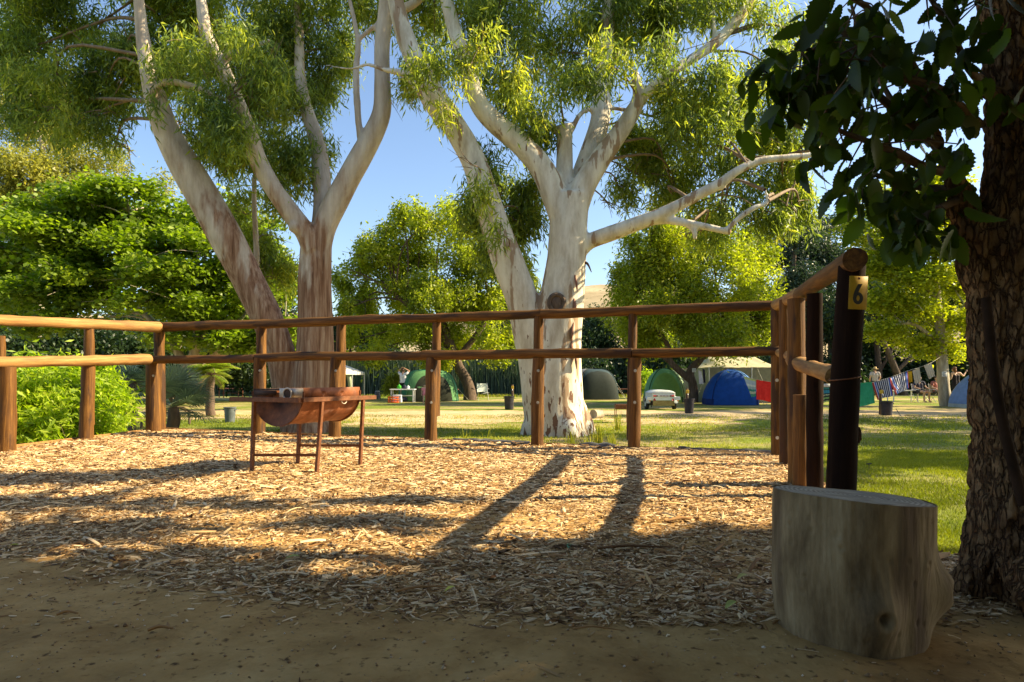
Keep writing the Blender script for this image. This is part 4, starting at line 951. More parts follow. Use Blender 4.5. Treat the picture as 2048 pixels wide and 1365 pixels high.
# ------------------------------------------------------------------ the dark tree at the right, in front
def front_tree():
    Y = 2.32; root = thing('shade_tree', (P(2035, 758, Y).x, Y, 0), 'dark rough barked tree with big toothed leaves filling the right edge of the picture', 'tree')
    limbs = [[(2062, 1215, 118), (2055, 1130, 112), (2050, 1040, 99), (2048, 900, 92), (2040, 760, 88), (2036, 640, 88), (2035, 540, 88), (2045, 440, 84), (2050, 330, 72), (2030, 200, 58), (2018, 80, 54), (2010, -60, 52), (2030, -260, 46), (2060, -480, 40)],
             [(1990, 640, 44), (1965, 540, 44), (1945, 470, 40), (1925, 410, 30), (1905, 350, 20), (1880, 290, 14), (1860, 200, 9)],
             [(1990, 1130, 60), (1945, 1178, 42), (1915, 1196, 26)], [(2080, 1160, 70, -.2), (2090, 1230, 50, -.35)],
             [(2060, 420, 50), (2100, 300, 44), (2140, 150, 40), (2200, -60, 34), (2300, -300, 28)]]
    me, lp = limb_mesh(limbs, Y, seg=28, wob=.10, voxel=.010, seed=9, smooth_it=2)
    # cracked bark, carved into the surface
    n = len(me.vertices); co = np.empty(n*3, np.float32); me.vertices.foreach_get("co", co); co = co.reshape(-1, 3)
    no = np.empty(n*3, np.float32); me.vertices.foreach_get("normal", no); no = no.reshape(-1, 3)
    cx = P(2045, 758, Y).x; ang = np.arctan2(co[:, 1]-Y, co[:, 0]-cx)
    A = ang*.2*26; Zs = co[:, 2]*9
    warp = fbm(A*.6, Zs*.6, 1, 3, 2)*1.6
    def ridge(a, b, s): v = fbm(a, b, s, 3, 4); return 1-np.abs(v-.5)*5
    rdg = np.clip(ridge(A+warp, Zs, .9), 0, 1)+.5*np.clip(ridge(A*1.1+9, Zs*2.2+warp, 1.1), 0, 1)
    co = co-no*(rdg*.017)[:, None]+no*(.004*(fbm(A*3, Zs*3, 1, 3, 6)-.5))[:, None]
    me.vertices.foreach_set("co", co.astype(np.float32).ravel()); me.update()
    m = noise_mat('rough_bark', [(.25, (.08, .042, .018)), (.5, (.19, .11, .052)), (.72, (.30, .19, .095)), (.85, (.36, .25, .14))], scale=(22, 22, 9), rough=.95, bump=.9, bscale=(50, 50, 22), bdist=.02, spec=.1, detail=9)
    nt = m.node_tree; b = nt.nodes["Principled BSDF"]; old = b.inputs["Base Color"].links[0].from_socket
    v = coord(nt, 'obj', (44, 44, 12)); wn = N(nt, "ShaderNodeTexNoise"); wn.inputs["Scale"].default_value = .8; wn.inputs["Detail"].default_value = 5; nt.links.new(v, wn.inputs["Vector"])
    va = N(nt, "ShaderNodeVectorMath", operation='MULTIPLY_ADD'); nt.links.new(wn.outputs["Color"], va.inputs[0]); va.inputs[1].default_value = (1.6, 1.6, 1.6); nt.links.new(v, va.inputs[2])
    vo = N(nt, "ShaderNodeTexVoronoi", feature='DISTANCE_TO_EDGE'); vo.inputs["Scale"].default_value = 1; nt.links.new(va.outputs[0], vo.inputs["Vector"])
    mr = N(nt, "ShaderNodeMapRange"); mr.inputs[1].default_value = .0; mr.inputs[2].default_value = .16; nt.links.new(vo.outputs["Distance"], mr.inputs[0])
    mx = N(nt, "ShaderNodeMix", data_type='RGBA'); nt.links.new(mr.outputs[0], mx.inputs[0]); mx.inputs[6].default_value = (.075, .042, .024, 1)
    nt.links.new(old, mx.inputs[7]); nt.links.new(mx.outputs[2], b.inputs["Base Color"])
    bp = N(nt, "ShaderNodeBump"); bp.inputs["Strength"].default_value = 1; bp.inputs["Distance"].default_value = .010; nt.links.new(mr.outputs[0], bp.inputs["Height"])
    nt.links.new(b.inputs["Normal"].links[0].from_socket, bp.inputs["Normal"]); nt.links.new(bp.outputs[0], b.inputs["Normal"])
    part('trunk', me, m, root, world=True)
    rnd = random.Random(5)
    # boughs: near ones drawn where they hang, upper ones overhead
    mb = MB(); tips = []
    near = [[(1905, 350, 0), (1840, 330, -.1), (1780, 300, -.15), (1700, 270, -.2), (1640, 245, -.25)], [(1880, 290, 0), (1800, 230, -.05), (1720, 160, -.1), (1640, 110, -.15), (1590, 90, -.2)], [(1860, 200, 0), (1800, 90, -.1), (1740, 20, -.15), (1660, -30, -.2)],
            [(1920, 400, 0), (1870, 420, -.1), (1835, 445, -.12), (1815, 455, -.15)], [(1915, 380, 0), (1840, 375, .1), (1770, 355, .1), (1725, 345, .12)], [(2000, 200, 0), (1940, 140, -.2), (1900, 60, -.25), (1850, -20, -.3)],
            [(1900, 330, 0), (1850, 270, .15), (1790, 210, .2), (1730, 100, .25), (1700, 0, .3)], [(1720, 160, -.1), (1650, 190, -.1), (1580, 180, -.1), (1540, 150, -.1)], [(1960, 250, 0), (1880, 180, -.2), (1800, 150, -.25), (1720, 90, -.3), (1650, 40, -.3)]]
    for l in near:
        pts = [P(a, b, Y+d) for a, b, d in l]; k = len(pts); rr = [.014*(1-i/k)+.003 for i in range(k)]
        sp, sr = smooth_path(pts, rr, 6); mb.tube(sp, sr, seg=6, caps=False)
        for i in range(4, len(sp), 2):
            for _ in range(2):
                e = sp[i]+Vector((rnd.gauss(0, .07), rnd.gauss(0, .10), rnd.gauss(-.03, .06))); mb.tube([sp[i], (sp[i]+e)/2+Vector((0, 0, .015)), e], [.004, .003, .002], seg=4, caps=False); tips.append(e)
        tips.append(sp[-1])
    # big toothed leaves (outline with teeth, folded along the midrib, drooping)
    V = []; F4 = []; T = []
    out = []; K = 9
    for j in range(K+1):
        t = j/K; wv = math.sin(math.pi*min(1, t*.94+.04))**.75*(1.15-.45*t)
        out.append((t, wv))
    rows = []
    for j in range(2*K+1):
        t = j/(2*K); wv = math.sin(math.pi*(t*.93+.035))**.7*(1.1-.4*t); wv *= 1.0 if j % 2 else .80; rows.append((t, wv))
    base = 0
    for tip in tips:
        for _ in range(4):
            L = rnd.uniform(.045, .125); Wd = L*rnd.uniform(.22, .36)
            d = Vector((rnd.gauss(0, .55), rnd.gauss(0, .55), -1+rnd.gauss(0, .5))).normalized(); nn = Vector((rnd.gauss(0, 1), rnd.gauss(0, 1)-.6, rnd.gauss(.3, .5))).normalized()
            s = d.cross(nn).normalized(); up = s.cross(d); st = tip+Vector((rnd.gauss(0, .02), rnd.gauss(0, .03), rnd.gauss(0, .02))); bend = rnd.uniform(-.45, .45); tint = rnd.random()
            for (t, wv) in rows:
                c = st+d*(L*t)+up*(bend*L*t*t); f = up*(Wd*wv*.25)
                V += [c-s*(Wd*wv)+f, c, c+s*(Wd*wv)+f]; T += [tint]*3
            R = len(rows)
            for j in range(R-1):
                o = base+j*3; F4 += [(o, o+1, o+4, o+3), (o+1, o+2, o+5, o+4)]
            base += R*3
    part('branches', mb.mesh('b'), M['dark_bark'], root, world=True)
    cr = mesh_np('leaves', [tuple(v) for v in V], np.array(F4), smooth=False, tint=T)
    part('foliage', cr, M['leaf_oak'], root, world=True)
    # the rest of the crown, overhead and to the right (it throws the shade over the foreground)
    cl = []
    def ok(x, y, z, r): return z-r*.9 > .62*max(y+r*.9, 0)+1.05 or x-r > .83*(y+r)+.3 or y+r < -.3
    tries = 0
    while len(cl) < 240 and tries < 14000:
        tries += 1
        x = rnd.uniform(-2.5, 10.5); y = rnd.uniform(-5.5, 3.25); z = rnd.uniform(2.4, 8.0); r = rnd.uniform(.6, 1.0)
        sx = x-1.43*z
        if y+r*.95 > (3.05 if sx < -.6 else 3.5): continue
        if ok(x, y, z, r): cl.append((x, y, z, r, r, r*.7, 1))
    for sx in np.arange(-4.2, 3.0, .33):
        for z in (5.0, 6.3): cl.append((sx+1.43*z, (2.48 if sx < -.5 else 2.9)+rnd.gauss(0, .09), z, .5, .55, .4, 1.3))
    cl += [(5.6, 4.9, 5.8, .45, .25, .25, .5), (4.6, 5.6, 5.9, .5, .2, .2, .4), (6.2, 5.9, 6.6, .5, .2, .2, .4), (3.8, 4.3, 5.4, .5, .2, .2, .5), (5.4, 4.35, 4.6, .5, .22, .2, .5), (2.6, 3.9, 4.6, .4, .25, .25, .5)]
    mb = MB(); bpt = [Vector(P(2030, -260, Y)), Vector(P(2060, -480, Y)), Vector((3.1, 1.9, 4.2)), Vector((4.4, 1, 5)), Vector((6, .2, 5.5)), Vector((2.5, .5, 4.5)), Vector((2.2, -1.5, 5.2)), Vector((4.2, -2.5, 5.5)), Vector((5, 3.2, 5.4)), Vector((3.6, 3.4, 5.0)), Vector((7.5, 1.5, 5.5)), Vector((1, .5, 4.8))]
    for a, b in ((1, 2), (2, 3), (3, 4), (1, 5), (5, 6), (3, 7), (2, 9), (9, 8), (4, 10), (5, 11)): mb.tube([bpt[a], bpt[a].lerp(bpt[b], .5)+Vector((0, 0, .15)), bpt[b]], [.10, .075, .05], sub=3, caps=False)
    part('boughs', mb.mesh('b'), M['dark_bark'], root, world=True)
    st = [(4.5, 5.35, 5.5, 1.1, .20, .3, 1), (3.2, 5.15, 5.6, .6, .14, .25, 1), (5.3, 5.75, 5.6, .6, .14, .25, .7), (3.9, 4.3, 5.0, 1.2, .07, .2, .6), (6.2, 4.42, 5.2, .8, .07, .2, .6), (3.9, 3.6, 4.4, .75, .10, .2, .8), (5.0, 3.75, 4.4, .6, .08, .2, .5)]
    for c_ in st:
        mb2 = MB(); a_ = Vector((5.2, 3.2, 5.2)); b_ = Vector(c_[:3]); mb2.tube([a_, a_.lerp(b_, .5)+Vector((0, 0, .2)), b_, b_+Vector((-c_[3]*.8, 0, .05))], [.035, .03, .022, .01], seg=6, sub=3); part('bough', mb2.mesh('b'), M['dark_bark'], root, world=True)
    part('crown', foliage('semi', st, 3600, .17, .10, 67, 16, (.13, .07, .10)), M['leaf_oak'], root, world=True)
    tw = twigs(bpt, cl, 6, 2, .03); part('branches', tw, M['dark_bark'], root, world=True)
    part('crown', foliage('semi', cl, 125000, .19, .13, 66, 20, (.16, .16, .12)), M['leaf_oak'], root, world=True)
    # low sprig of leaves on the trunk at the picture's right edge
front_tree()
mb = MB(); mb.tube([P(1972, 596, 2.05), P(1996, 800, 2.03), P(2046, 1010, 2.0)], [.0155, .016, .016], seg=10, wob=.05, sub=3)
mb.tube([P(1975, 1190, 1.98), P(1985, 1186, 1.98)], .003)
o = part('steel_stake', mb.mesh('stake'), noise_mat('dark_steel', [(.3, (.014, .008, .005)), (.7, (.045, .025, .015))], scale=(10, 10, 10), rough=.9, spec=.1)); tag(o, 'dark brown stake leaning across the trunk of the dark tree at the right edge', 'stake')

# ------------------------------------------------------------------ bark mulch, twigs and leaves on the terrace
def mulch():
    rng = np.random.default_rng(21)
    def gen(n, yr, lmul, seed, dens=None, xr=(-6.2, 2.9), Lr=(.034, .55), Wr=(.0088, .5)):
        rng = np.random.default_rng(seed)
        X = rng.uniform(*xr, n); Y = rng.uniform(*yr, n)
        e1, e2, e3 = sd_fence(X, Y)
        edge = np.interp(X, [-3.2, -2.2, -1.2, -.57, .2, .84, 1.4, 3], [2.95, 2.72, 2.45, 2.22, 2.08, 2.02, 1.98, 2.6])+.35*(fbm(X, Y, 1.6, 3, 9)-.5)
        inside = sm(-.16, .10, Y-edge)*(.45+.55*sm(.2, .45, fbm(X, Y, 1.1, 3, 14)))+.035
        ok = (rng.random(n) < inside) & (np.maximum(e1, e2) < .1) & ((e3 < .02) | (Y < 3.1)) & ((X < 2.0) | (Y > 2.4))
        ok &= (np.abs(X) < .87*Y+.5)
        X = X[ok]; Y = Y[ok]; m = len(X)
        L = np.exp(rng.normal(math.log(Lr[0]), Lr[1], m))*lmul; W = np.exp(rng.normal(math.log(Wr[0]), Wr[1], m))*lmul; L = np.minimum(L, .26)
        yaw = rng.normal(0, .75, m)+rng.choice([0, np.pi/2], m, p=[.75, .25]); pit = rng.normal(0, .13, m); rol = rng.normal(0, .28, m)
        Z = terrace_z(X, Y)+rng.uniform(.002, .022, m)*lmul*np.clip(inside[ok]*1.2, .25, 1)
        D = np.stack([np.cos(yaw)*np.cos(pit), np.sin(yaw)*np.cos(pit), np.sin(pit)], 1)
        S0 = np.stack([-np.sin(yaw), np.cos(yaw), np.zeros(m)], 1); U0 = np.cross(D, S0)
        S = S0*np.cos(rol)[:, None]+U0*np.sin(rol)[:, None]; U = np.cross(D, S)
        Cn = np.stack([X, Y, Z], 1); cur = rng.normal(0, .06, m)[:, None]; Lh = (L/2)[:, None]; Wh = (W/2)[:, None]; th = (W*.14)[:, None]
        V = []
        for (a, wf) in ((-1, .55), (-.35, 1.0), (.4, .92), (1, .35)):
            c = Cn+D*(a*Lh)+U*(cur*L[:, None]*(1-a*a))
            V += [c-S*Wh*wf-U*th, c+U*th*1.2, c+S*Wh*wf-U*th]
        V = np.stack(V, 1).reshape(-1, 3); i = np.arange(m)[:, None]*12
        q = []
        for k in range(3):
            o = k*3; q += [i+np.array([[o, o+1, o+4, o+3]]), i+np.array([[o+1, o+2, o+5, o+4]])]
        q = np.concatenate(q)
        t = np.clip(rng.beta(2.0, 1.6, m), 0, 1); t = np.repeat(t, 12)
        return V, q, t
    parts = [gen(95000, (2.0, 4.4), .82, 1), gen(95000, (4.0, 7.0), 1.05, 2, Lr=(.042, .5)), gen(50000, (6.6, 9.9), 1.3, 3, Lr=(.05, .45)), gen(1300, (2.4, 8), 1.3, 4, Lr=(.10, .35), Wr=(.012, .4)),
             gen(6500, (1.1, 2.6), .62, 5)]
    V = np.concatenate([p[0] for p in parts]); off = np.cumsum([0]+[len(p[0]) for p in parts[:-1]]); q = np.concatenate([p[1]+o for p, o in zip(parts, off)]); t = np.concatenate([p[2] for p in parts])
    mt = tint_mat('bark_chip', [(0.0, (.05, .024, .009)), (.22, (.15, .070, .022)), (.42, (.32, .172, .062)), (.62, (.54, .345, .148)), (.84, (.76, .565, .32)), (.95, (.82, .65, .41)), (1.0, (.34, .13, .03))], rough=.75, spec=.25)
    tag(part('bark_mulch', mesh_np('mulch', V, q, smooth=False, tint=t), mt), 'loose straw coloured bark chips and strips covering the terrace', 'mulch', kind='stuff')
mulch()
def grit():
    rng = np.random.default_rng(77); n = 5200; X = rng.uniform(-3.2, 3.0, n); Y = rng.uniform(1.1, 3.0, n); r = np.exp(rng.normal(math.log(.0032), .5, n)); r = np.minimum(r, .014)
    ok = (np.hypot(X-1.09, Y-2.0) > .27) & (n2(X, Y, 2.2, 3)+rng.random(n)*.6 > .55); X, Y, r = X[ok], Y[ok], r[ok]; n = len(X); Z = terrace_z(X, Y)+r*.35
    D = np.array([(1, 0, 0), (0, 1, 0), (-1, 0, 0), (0, -1, 0), (0, 0, .8), (0, 0, -.8)]); J = rng.uniform(.65, 1.35, (n, 6, 1))
    V = (np.stack([X, Y, Z], 1)[:, None, :]+D[None]*J*r[:, None, None]).reshape(-1, 3); i = np.arange(n)[:, None]*6
    f = np.concatenate([i+np.array([[a, b, 4]]) for a, b in ((0, 1), (1, 2), (2, 3), (3, 0))]+[i+np.array([[b, a, 5]]) for a, b in ((0, 1), (1, 2), (2, 3), (3, 0))])
    tag(part('pebbles', mesh_np('grit', V, f, smooth=False, tint=np.repeat(rng.random(n), 6)), tint_mat('grit', [(0, (.20, .12, .06)), (.5, (.36, .23, .12)), (.9, (.50, .38, .24)), (1, (.65, .56, .44))])), 'loose grit and small pebbles on the bare dirt in front', 'pebbles', kind='stuff')
grit()
def litter(px, py, L, yaw, col, lab, cat='leaf', Wd=.35, group=None, name='fallen_leaf'):
    c = foot(px, py); c.z = terrace_z(np.array([c.x]), np.array([c.y]))[0]+.028; mb = MB(); K = 8; V = []
    d = Vector((math.cos(yaw), math.sin(yaw), .12)).normalized(); s = Vector((-d.y, d.x, .1)).normalized()
    for j in range(K+1):
        t = j/K; wv = math.sin(math.pi*min(max(t, .03), .97))**.8*L*Wd/2; p = c+d*((t-.5)*L)+Vector((0, 0, -.25*L*(t-.5)**2))
        V += [p-s*wv+Vector((0, 0, wv*.5)), p, p+s*wv+Vector((0, 0, wv*.5))]
    q = [(j*3+a, j*3+a+1, j*3+a+4, j*3+a+3) for j in range(K) for a in (0, 1)]
    o = part(name, mesh_np('leaf', [tuple(v) for v in V], np.array(q)), fabric('lf', col, .3)); tag(o, lab, cat, group)
G = 'fallen leaves on the bark'
litter(1372, 970, .10, .2, (.55, .16, .04), 'orange fallen leaf on sunlit bark near the right railing', group=G)
litter(1460, 935, .08, 0, (.45, .12, .04), 'small reddish fallen leaf near the foot of the right corner post', group=G)
litter(1485, 1168, .06, .5, (.42, .38, .12), 'pale yellow fallen leaf in shade left of the stump', group=G)
litter(1462, 1228, .07, .7, (.38, .40, .10), 'yellow green fallen leaf nearest the base of the stump', group=G)
litter(585, 1127, .06, .3, (.40, .42, .12), 'yellow green fallen leaf at the shade edge, middle left', group=G)
litter(1139, 1103, .05, 1.2, (.12, .28, .14), 'small bluish green fallen leaf in the shade, centre', group=G, Wd=.5)
litter(26, 1104, .05, .1, (.45, .42, .05), 'yellow fallen leaf at the left edge by the dirt', group=G)
litter(900, 1195, .05, .8, (.45, .42, .08), 'yellow fallen leaf at the lower edge of the bark, centre', group=G)
def stick(px0, py0, px1, py1, r, lab, mat='pole_pale'):
    a = foot(px0, py0); b = foot(px1, py1); a.z = b.z = .022; mb = MB(); mb.tube([a, a.lerp(b, .4)+Vector((0, .01, .006)), b], [r, r*1.1, r*.5], seg=8, sub=4, wob=.3, ell=.5)
    tag(part('stick', mb.mesh('s'), M[mat]), lab, 'stick', 'loose sticks on the ground')
stick(1195, 1106, 1345, 1104, .011, 'long flat brown stick lying in the shade right of centre', 'pole')
stick(1310, 1108, 1352, 1122, .007, 'short pale stick beside the long brown one')
stick(790, 1195, 900, 1185, .008, 'thin stick at the lower edge of the bark, centre')
stick(113, 1243, 155, 1240, .009, 'small dark stick on bare dirt, left')
stick(295, 1275, 345, 1271, .010, 'broad bark sliver on bare dirt below the grill')
stick(1145, 1272, 1250, 1276, .005, 'thin long twig on bare dirt, right of centre')
stick(600, 1110, 700, 1085, .009, 'pale stick crossing the shade edge below the grill')
stick(1380, 1045, 1330, 1050, .018, 'thick grey bark piece in the sun near the right railing')

# ------------------------------------------------------------------ grass
def lawn_blades():
    rng = np.random.default_rng(5); out = []
    def zone(n, xr, yr, h, wd, seed, cut=None):
        rng = np.random.default_rng(seed); X = rng.uniform(*xr, n); Y = yr[0]+(yr[1]-yr[0])*rng.random(n)
        e1, e2, e3 = sd_fence(X, Y); ok = ((e1 > .22) | (e2 > .34) | (e3 > .2)) & (np.abs(X) < .86*Y+.6) & (terrace_z(np.clip(X, -7.2, 5.2), Y) < -.28)
        ok &= (rng.random(n) < .25+.9*sm(.36, .6, fbm(X, Y, .8, 4, 31)))
        X = X[ok]; Y = Y[ok]; n = len(X); Z = ground_z(X, Y)
        H = h*rng.uniform(.5, 1.2, n); A = rng.uniform(0, 2*np.pi, n); ln = rng.uniform(.1, .8, n)*H; B = rng.uniform(0, np.pi, n)
        dx = np.cos(A)*ln; dy = np.sin(A)*ln; wx = np.cos(B)*wd/2; wy = np.sin(B)*wd/2
        V = np.stack([np.stack([X-wx, Y-wy, Z], 1), np.stack([X+wx, Y+wy, Z], 1), np.stack([X+dx, Y+dy, Z+H], 1)], 1).reshape(-1, 3)
        pt = fbm(X, Y, .5, 3, 77); t = np.clip(.15+rng.random(n)*.45+(pt-.5)*1.2, 0, 1)
        return V, np.repeat(t, 3)
    Z = [zone(80000, (1.9, 4.6), (3.3, 5.6), .030, .005, 1), zone(110000, (2.0, 7.2), (5.4, 9.5), .035, .007, 2), zone(90000, (-7, 9), (7, 13.5), .04, .010, 3), zone(60000, (-14, 15), (13, 19), .045, .016, 4)]
    V = np.concatenate([z[0] for z in Z]); t = np.concatenate([z[1] for z in Z]); f = np.arange(len(V)).reshape(-1, 3)
    tag(part('lawn_grass', mesh_np('grass', V, f, smooth=False, tint=t), M['grass']), 'short patchy green lawn of the campsite', 'grass', kind='stuff')
lawn_blades()
def tuft(px, py, n, h, lab, seed, wd=.012, spread=.07):
    Y = YL(py); c = P(px, py, Y); me = blades(n, (-spread, spread), (-spread, spread), lambda X, Y_: X*0, h, wd, seed, .35, name='tuft', bend=.5)
    t = part('grass_tuft', me, M['grass']); t.location = c; tag(t, lab, 'grass tuft', 'grass tufts round the white gum')
tuft(1236, 862, 60, .42, 'tall bright grass tuft right of the white gum roots', 1)
tuft(1196, 890, 70, .36, 'grass tuft close to the roots of the white gum', 2)
tuft(1225, 893, 40, .26, 'low grass tuft just left of the post right of the white gum', 3)
tuft(1140, 893, 24, .34, 'thin grass tuft in front of the white gum base', 4)
tuft(1175, 897, 22, .30, 'sparse grass tuft at the board in front of the white gum', 5)
tuft(930, 886, 10, .30, 'few grass blades left of the white gum in its shadow', 6)
tuft(977, 889, 8, .34, 'thin upright grass stems in the gum shadow', 7)
tuft(1265, 870, 30, .22, 'small grass tuft behind the post right of the white gum', 8)

# ------------------------------------------------------------------ lime bush and palms by the left railing
def lime_bush():
    root = thing('bush', (-7.3, 9.6, LAWN), 'bright lime green bush outside the left railing', 'bush')
    cl = []
    rnd = random.Random(8)
    for (px, py, Y, r) in ((40,800,9,.5),(90,790,9.3,.5),(130,800,9.6,.5),(60,850,9,.5),(110,850,9.3,.5),(160,840,9.7,.45),(200,850,10,.35),(90,880,9.2,.4),(215,800,10.2,.35),(180,780,10,.4),(110,760,9.6,.35),(225,870,10.2,.28),(20,760,9,.35),(150,880,9.6,.35),(235,835,10.3,.2),(40,740,9.3,.25),(200,760,10.2,.25)):
        p = P(px, py, Y); cl.append((p.x, p.y, max(p.z, -.1), r, r, r*.8, 1))
    pts = [Vector((-7.3+rnd.gauss(0, .3), 9.6+rnd.gauss(0, .3), z)) for z in (-.2, 0, .2, .4)]
    tw = twigs(pts, cl, 8, 6, .015); part('stems', tw, M['twig'], root, world=True)
    part('foliage', foliage('semi', cl, 26000, .13, .034, 88, 14, (.10, .10, .12)), M['leaf_lime'], root, world=True)
lime_bush()
def fronds(root, c, n, L, mat, seed, el=(.1, 1.2), fan=True, lw=.022, nl=26):
    rng = random.Random(seed); V = []; q = []; T = []; b = 0; st = MB(); c = Vector(c)
    for i in range(n):
        az = rng.uniform(0, 2*math.pi); e_ = rng.uniform(*el); ln = L*rng.uniform(.7, 1.1)
        d = Vector((math.cos(az)*math.cos(e_), math.sin(az)*math.cos(e_), math.sin(e_)))
        if fan:
            tip = c+d*ln*.5+Vector((0, 0, -.05)); st.tube([c, c+d*ln*.25, tip], [.012, .009, .006], seg=5, sub=2, caps=False)
            s = d.cross(Vector((0, 0, 1))).normalized(); up = s.cross(d)
            for k in range(nl):
                a = (k/(nl-1)-.5)*4.2; dd = (d*math.cos(a)+s*math.sin(a)+up*.15*math.cos(a*2)).normalized(); l2 = ln*.55*(.75+.25*math.cos(a)); dr = Vector((0, 0, -.25*l2))
                w_ = dd.cross(up).normalized()*lw*.5
                V += [tip-w_*.4, tip+w_*.4, tip+dd*l2*.55+w_, tip+dd*l2*.55-w_, tip+dd*l2+dr*rng.uniform(.3, 1)]; T += [min(1, max(0, rng.gauss(.5, .2)))]*5
                q += [(b, b+1, b+2, b+3)]; q += [(b+3, b+2, b+4, b+4)]; b += 5
        else:
            pts = [c+d*ln*t+Vector((0, 0, -ln*.55*t*t)) for t in [k/8 for k in range(9)]]
            st.tube(pts, [.014*(1-t/10)+.002 for t in range(9)], seg=5, caps=False)
            for k in range(nl):
                t = .15+.85*k/nl; j = min(7, int(t*8)); p = pts[j].lerp(pts[j+1], t*8-j); tg = (pts[j+1]-pts[j]).normalized(); s = tg.cross(Vector((0, 0, 1))).normalized()
                for sg in (-1, 1):
                    dd = (s*sg+tg*.7+Vector((0, 0, -.25))).normalized(); l2 = ln*.26*math.sin(math.pi*min(.95, t*.8+.15)); w_ = tg*lw*.5
                    V += [p-w_*.5, p+w_*.5, p+dd*l2*.5+w_, p+dd*l2*.5-w_, p+dd*l2+Vector((0, 0, -.12*l2))]; T += [min(1, max(0, rng.gauss(.5, .25)))]*5
                    q += [(b, b+1, b+2, b+3), (b+3, b+2, b+4, b+4)]; b += 5
    V = [tuple(v) for v in V]; F4 = [f for f in q if f[2] != f[3]]; F3 = [f[:3] for f in q if f[2] == f[3]]
    part('stalks', st.mesh('st'), M['twig'], root, world=True)
    part('fronds', mesh_np('fronds', V, [np.array(F4), np.array(F3)], smooth=False, tint=T), mat, root, world=True)
Yp = 11.4
pr = thing('fan_palm', (P(345, 0, Yp).x, Yp, LAWN), 'low silvery green fan palm behind the left corner posts', 'palm')
mb = MB(); mb.tube([P(345, 880, Yp), P(347, 845, Yp), P(348, 815, Yp)], [.10, .11, .09], seg=12, sub=3, wob=.3); part('trunk', mb.mesh('t'), M['dark_bark'], pr, world=True)
fronds(pr, P(348, 815, Yp), 44, 1.0, M['leaf_palm'], 4, el=(-.35, 1.3))
Yp = 13.2
pr = thing('fan_palm', (P(255, 0, Yp).x, Yp, LAWN), 'taller grey green fan palm between the lime bush and the corner post', 'palm')
mb = MB(); mb.tube([P(262, 862, Yp), P(262, 800, Yp), P(266, 760, Yp)], [.09, .09, .08], seg=12, sub=3, wob=.3); part('trunk', mb.mesh('t'), M['dark_bark'], pr, world=True)
fronds(pr, P(268, 770, Yp), 24, .75, M['leaf_palm'], 5, el=(-.3, 1.2))
Yp = 18.5
pr = thing('feather_palm', (P(420, 0, Yp).x, Yp, LAWN), 'bright yellow green feather palm left of the leaning gum limb', 'palm')
mb = MB(); mb.tube([P(422, 832, Yp), P(420, 790, Yp), P(422, 752, Yp)], [.13, .12, .10], seg=12, sub=3, wob=.3); part('trunk', mb.mesh('t'), M['dark_bark'], pr, world=True)
fronds(pr, P(422, 752, Yp), 34, 1.15, M['leaf_palm_g'], 6, el=(.1, 1.2), fan=False, lw=.03, nl=24)
for i, (px, py, hpx, r, lab) in enumerate(((283, 858, 22, .03, 'short dark garden post left of the corner posts'), (379, 850, 28, .03, 'short dark post under the fan palm fronds'), (421, 812, 42, .035, 'dark thin post on the lawn beside the picnic table'))):
    Y = YL(py); a = P(px, py+2, Y); mb = MB(); mb.tube([a, a+Vector((0, 0, hpx/F*Y))], [r, r*.9], seg=10, wob=.1); tag(part('garden_post', mb.mesh('p'), M['dark_bark']), lab, 'post', 'short posts on the lawn at the left')

# ------------------------------------------------------------------ tents
def superell(a, p): c, s = math.cos(a), math.sin(a); return math.copysign(abs(c)**(2/p), c), math.copysign(abs(s)**(2/p), s)
def dome_shell(w_, d_, h_, n=64, m=26, flat=.55, p0=3.6, seed=0, z0=0.0, wr=.02, off=0.0, a0=0, a1=2*math.pi, t0=0, t1=1):
    V = []; closed = abs(a1-a0-2*math.pi) < 1e-6
    N_ = n if closed else n+1
    for j in range(m+1):
        t = t0+(t1-t0)*j/m; s = max(0, math.cos(t*math.pi/2))**flat; p = p0+(2.2-p0)*t; z = h_*math.sin(t*math.pi/2)**.95
        for k in range(N_):
            a = a0+(a1-a0)*k/n; x, y = superell(a, p); wn = 1+wr*noise.noise(Vector((x*3+seed, y*3, z*2.5)))*(1-t*.5)
            V.append((x*w_/2*s*wn*(1+off), y*d_/2*s*wn*(1+off), z0+z*(1+off*.6)))
    q = []
    for j in range(m):
        for k in range(n if closed else n):
            k2 = (k+1) % N_; q.append((j*N_+k, j*N_+k2, (j+1)*N_+k2, (j+1)*N_+k))
    return V, q
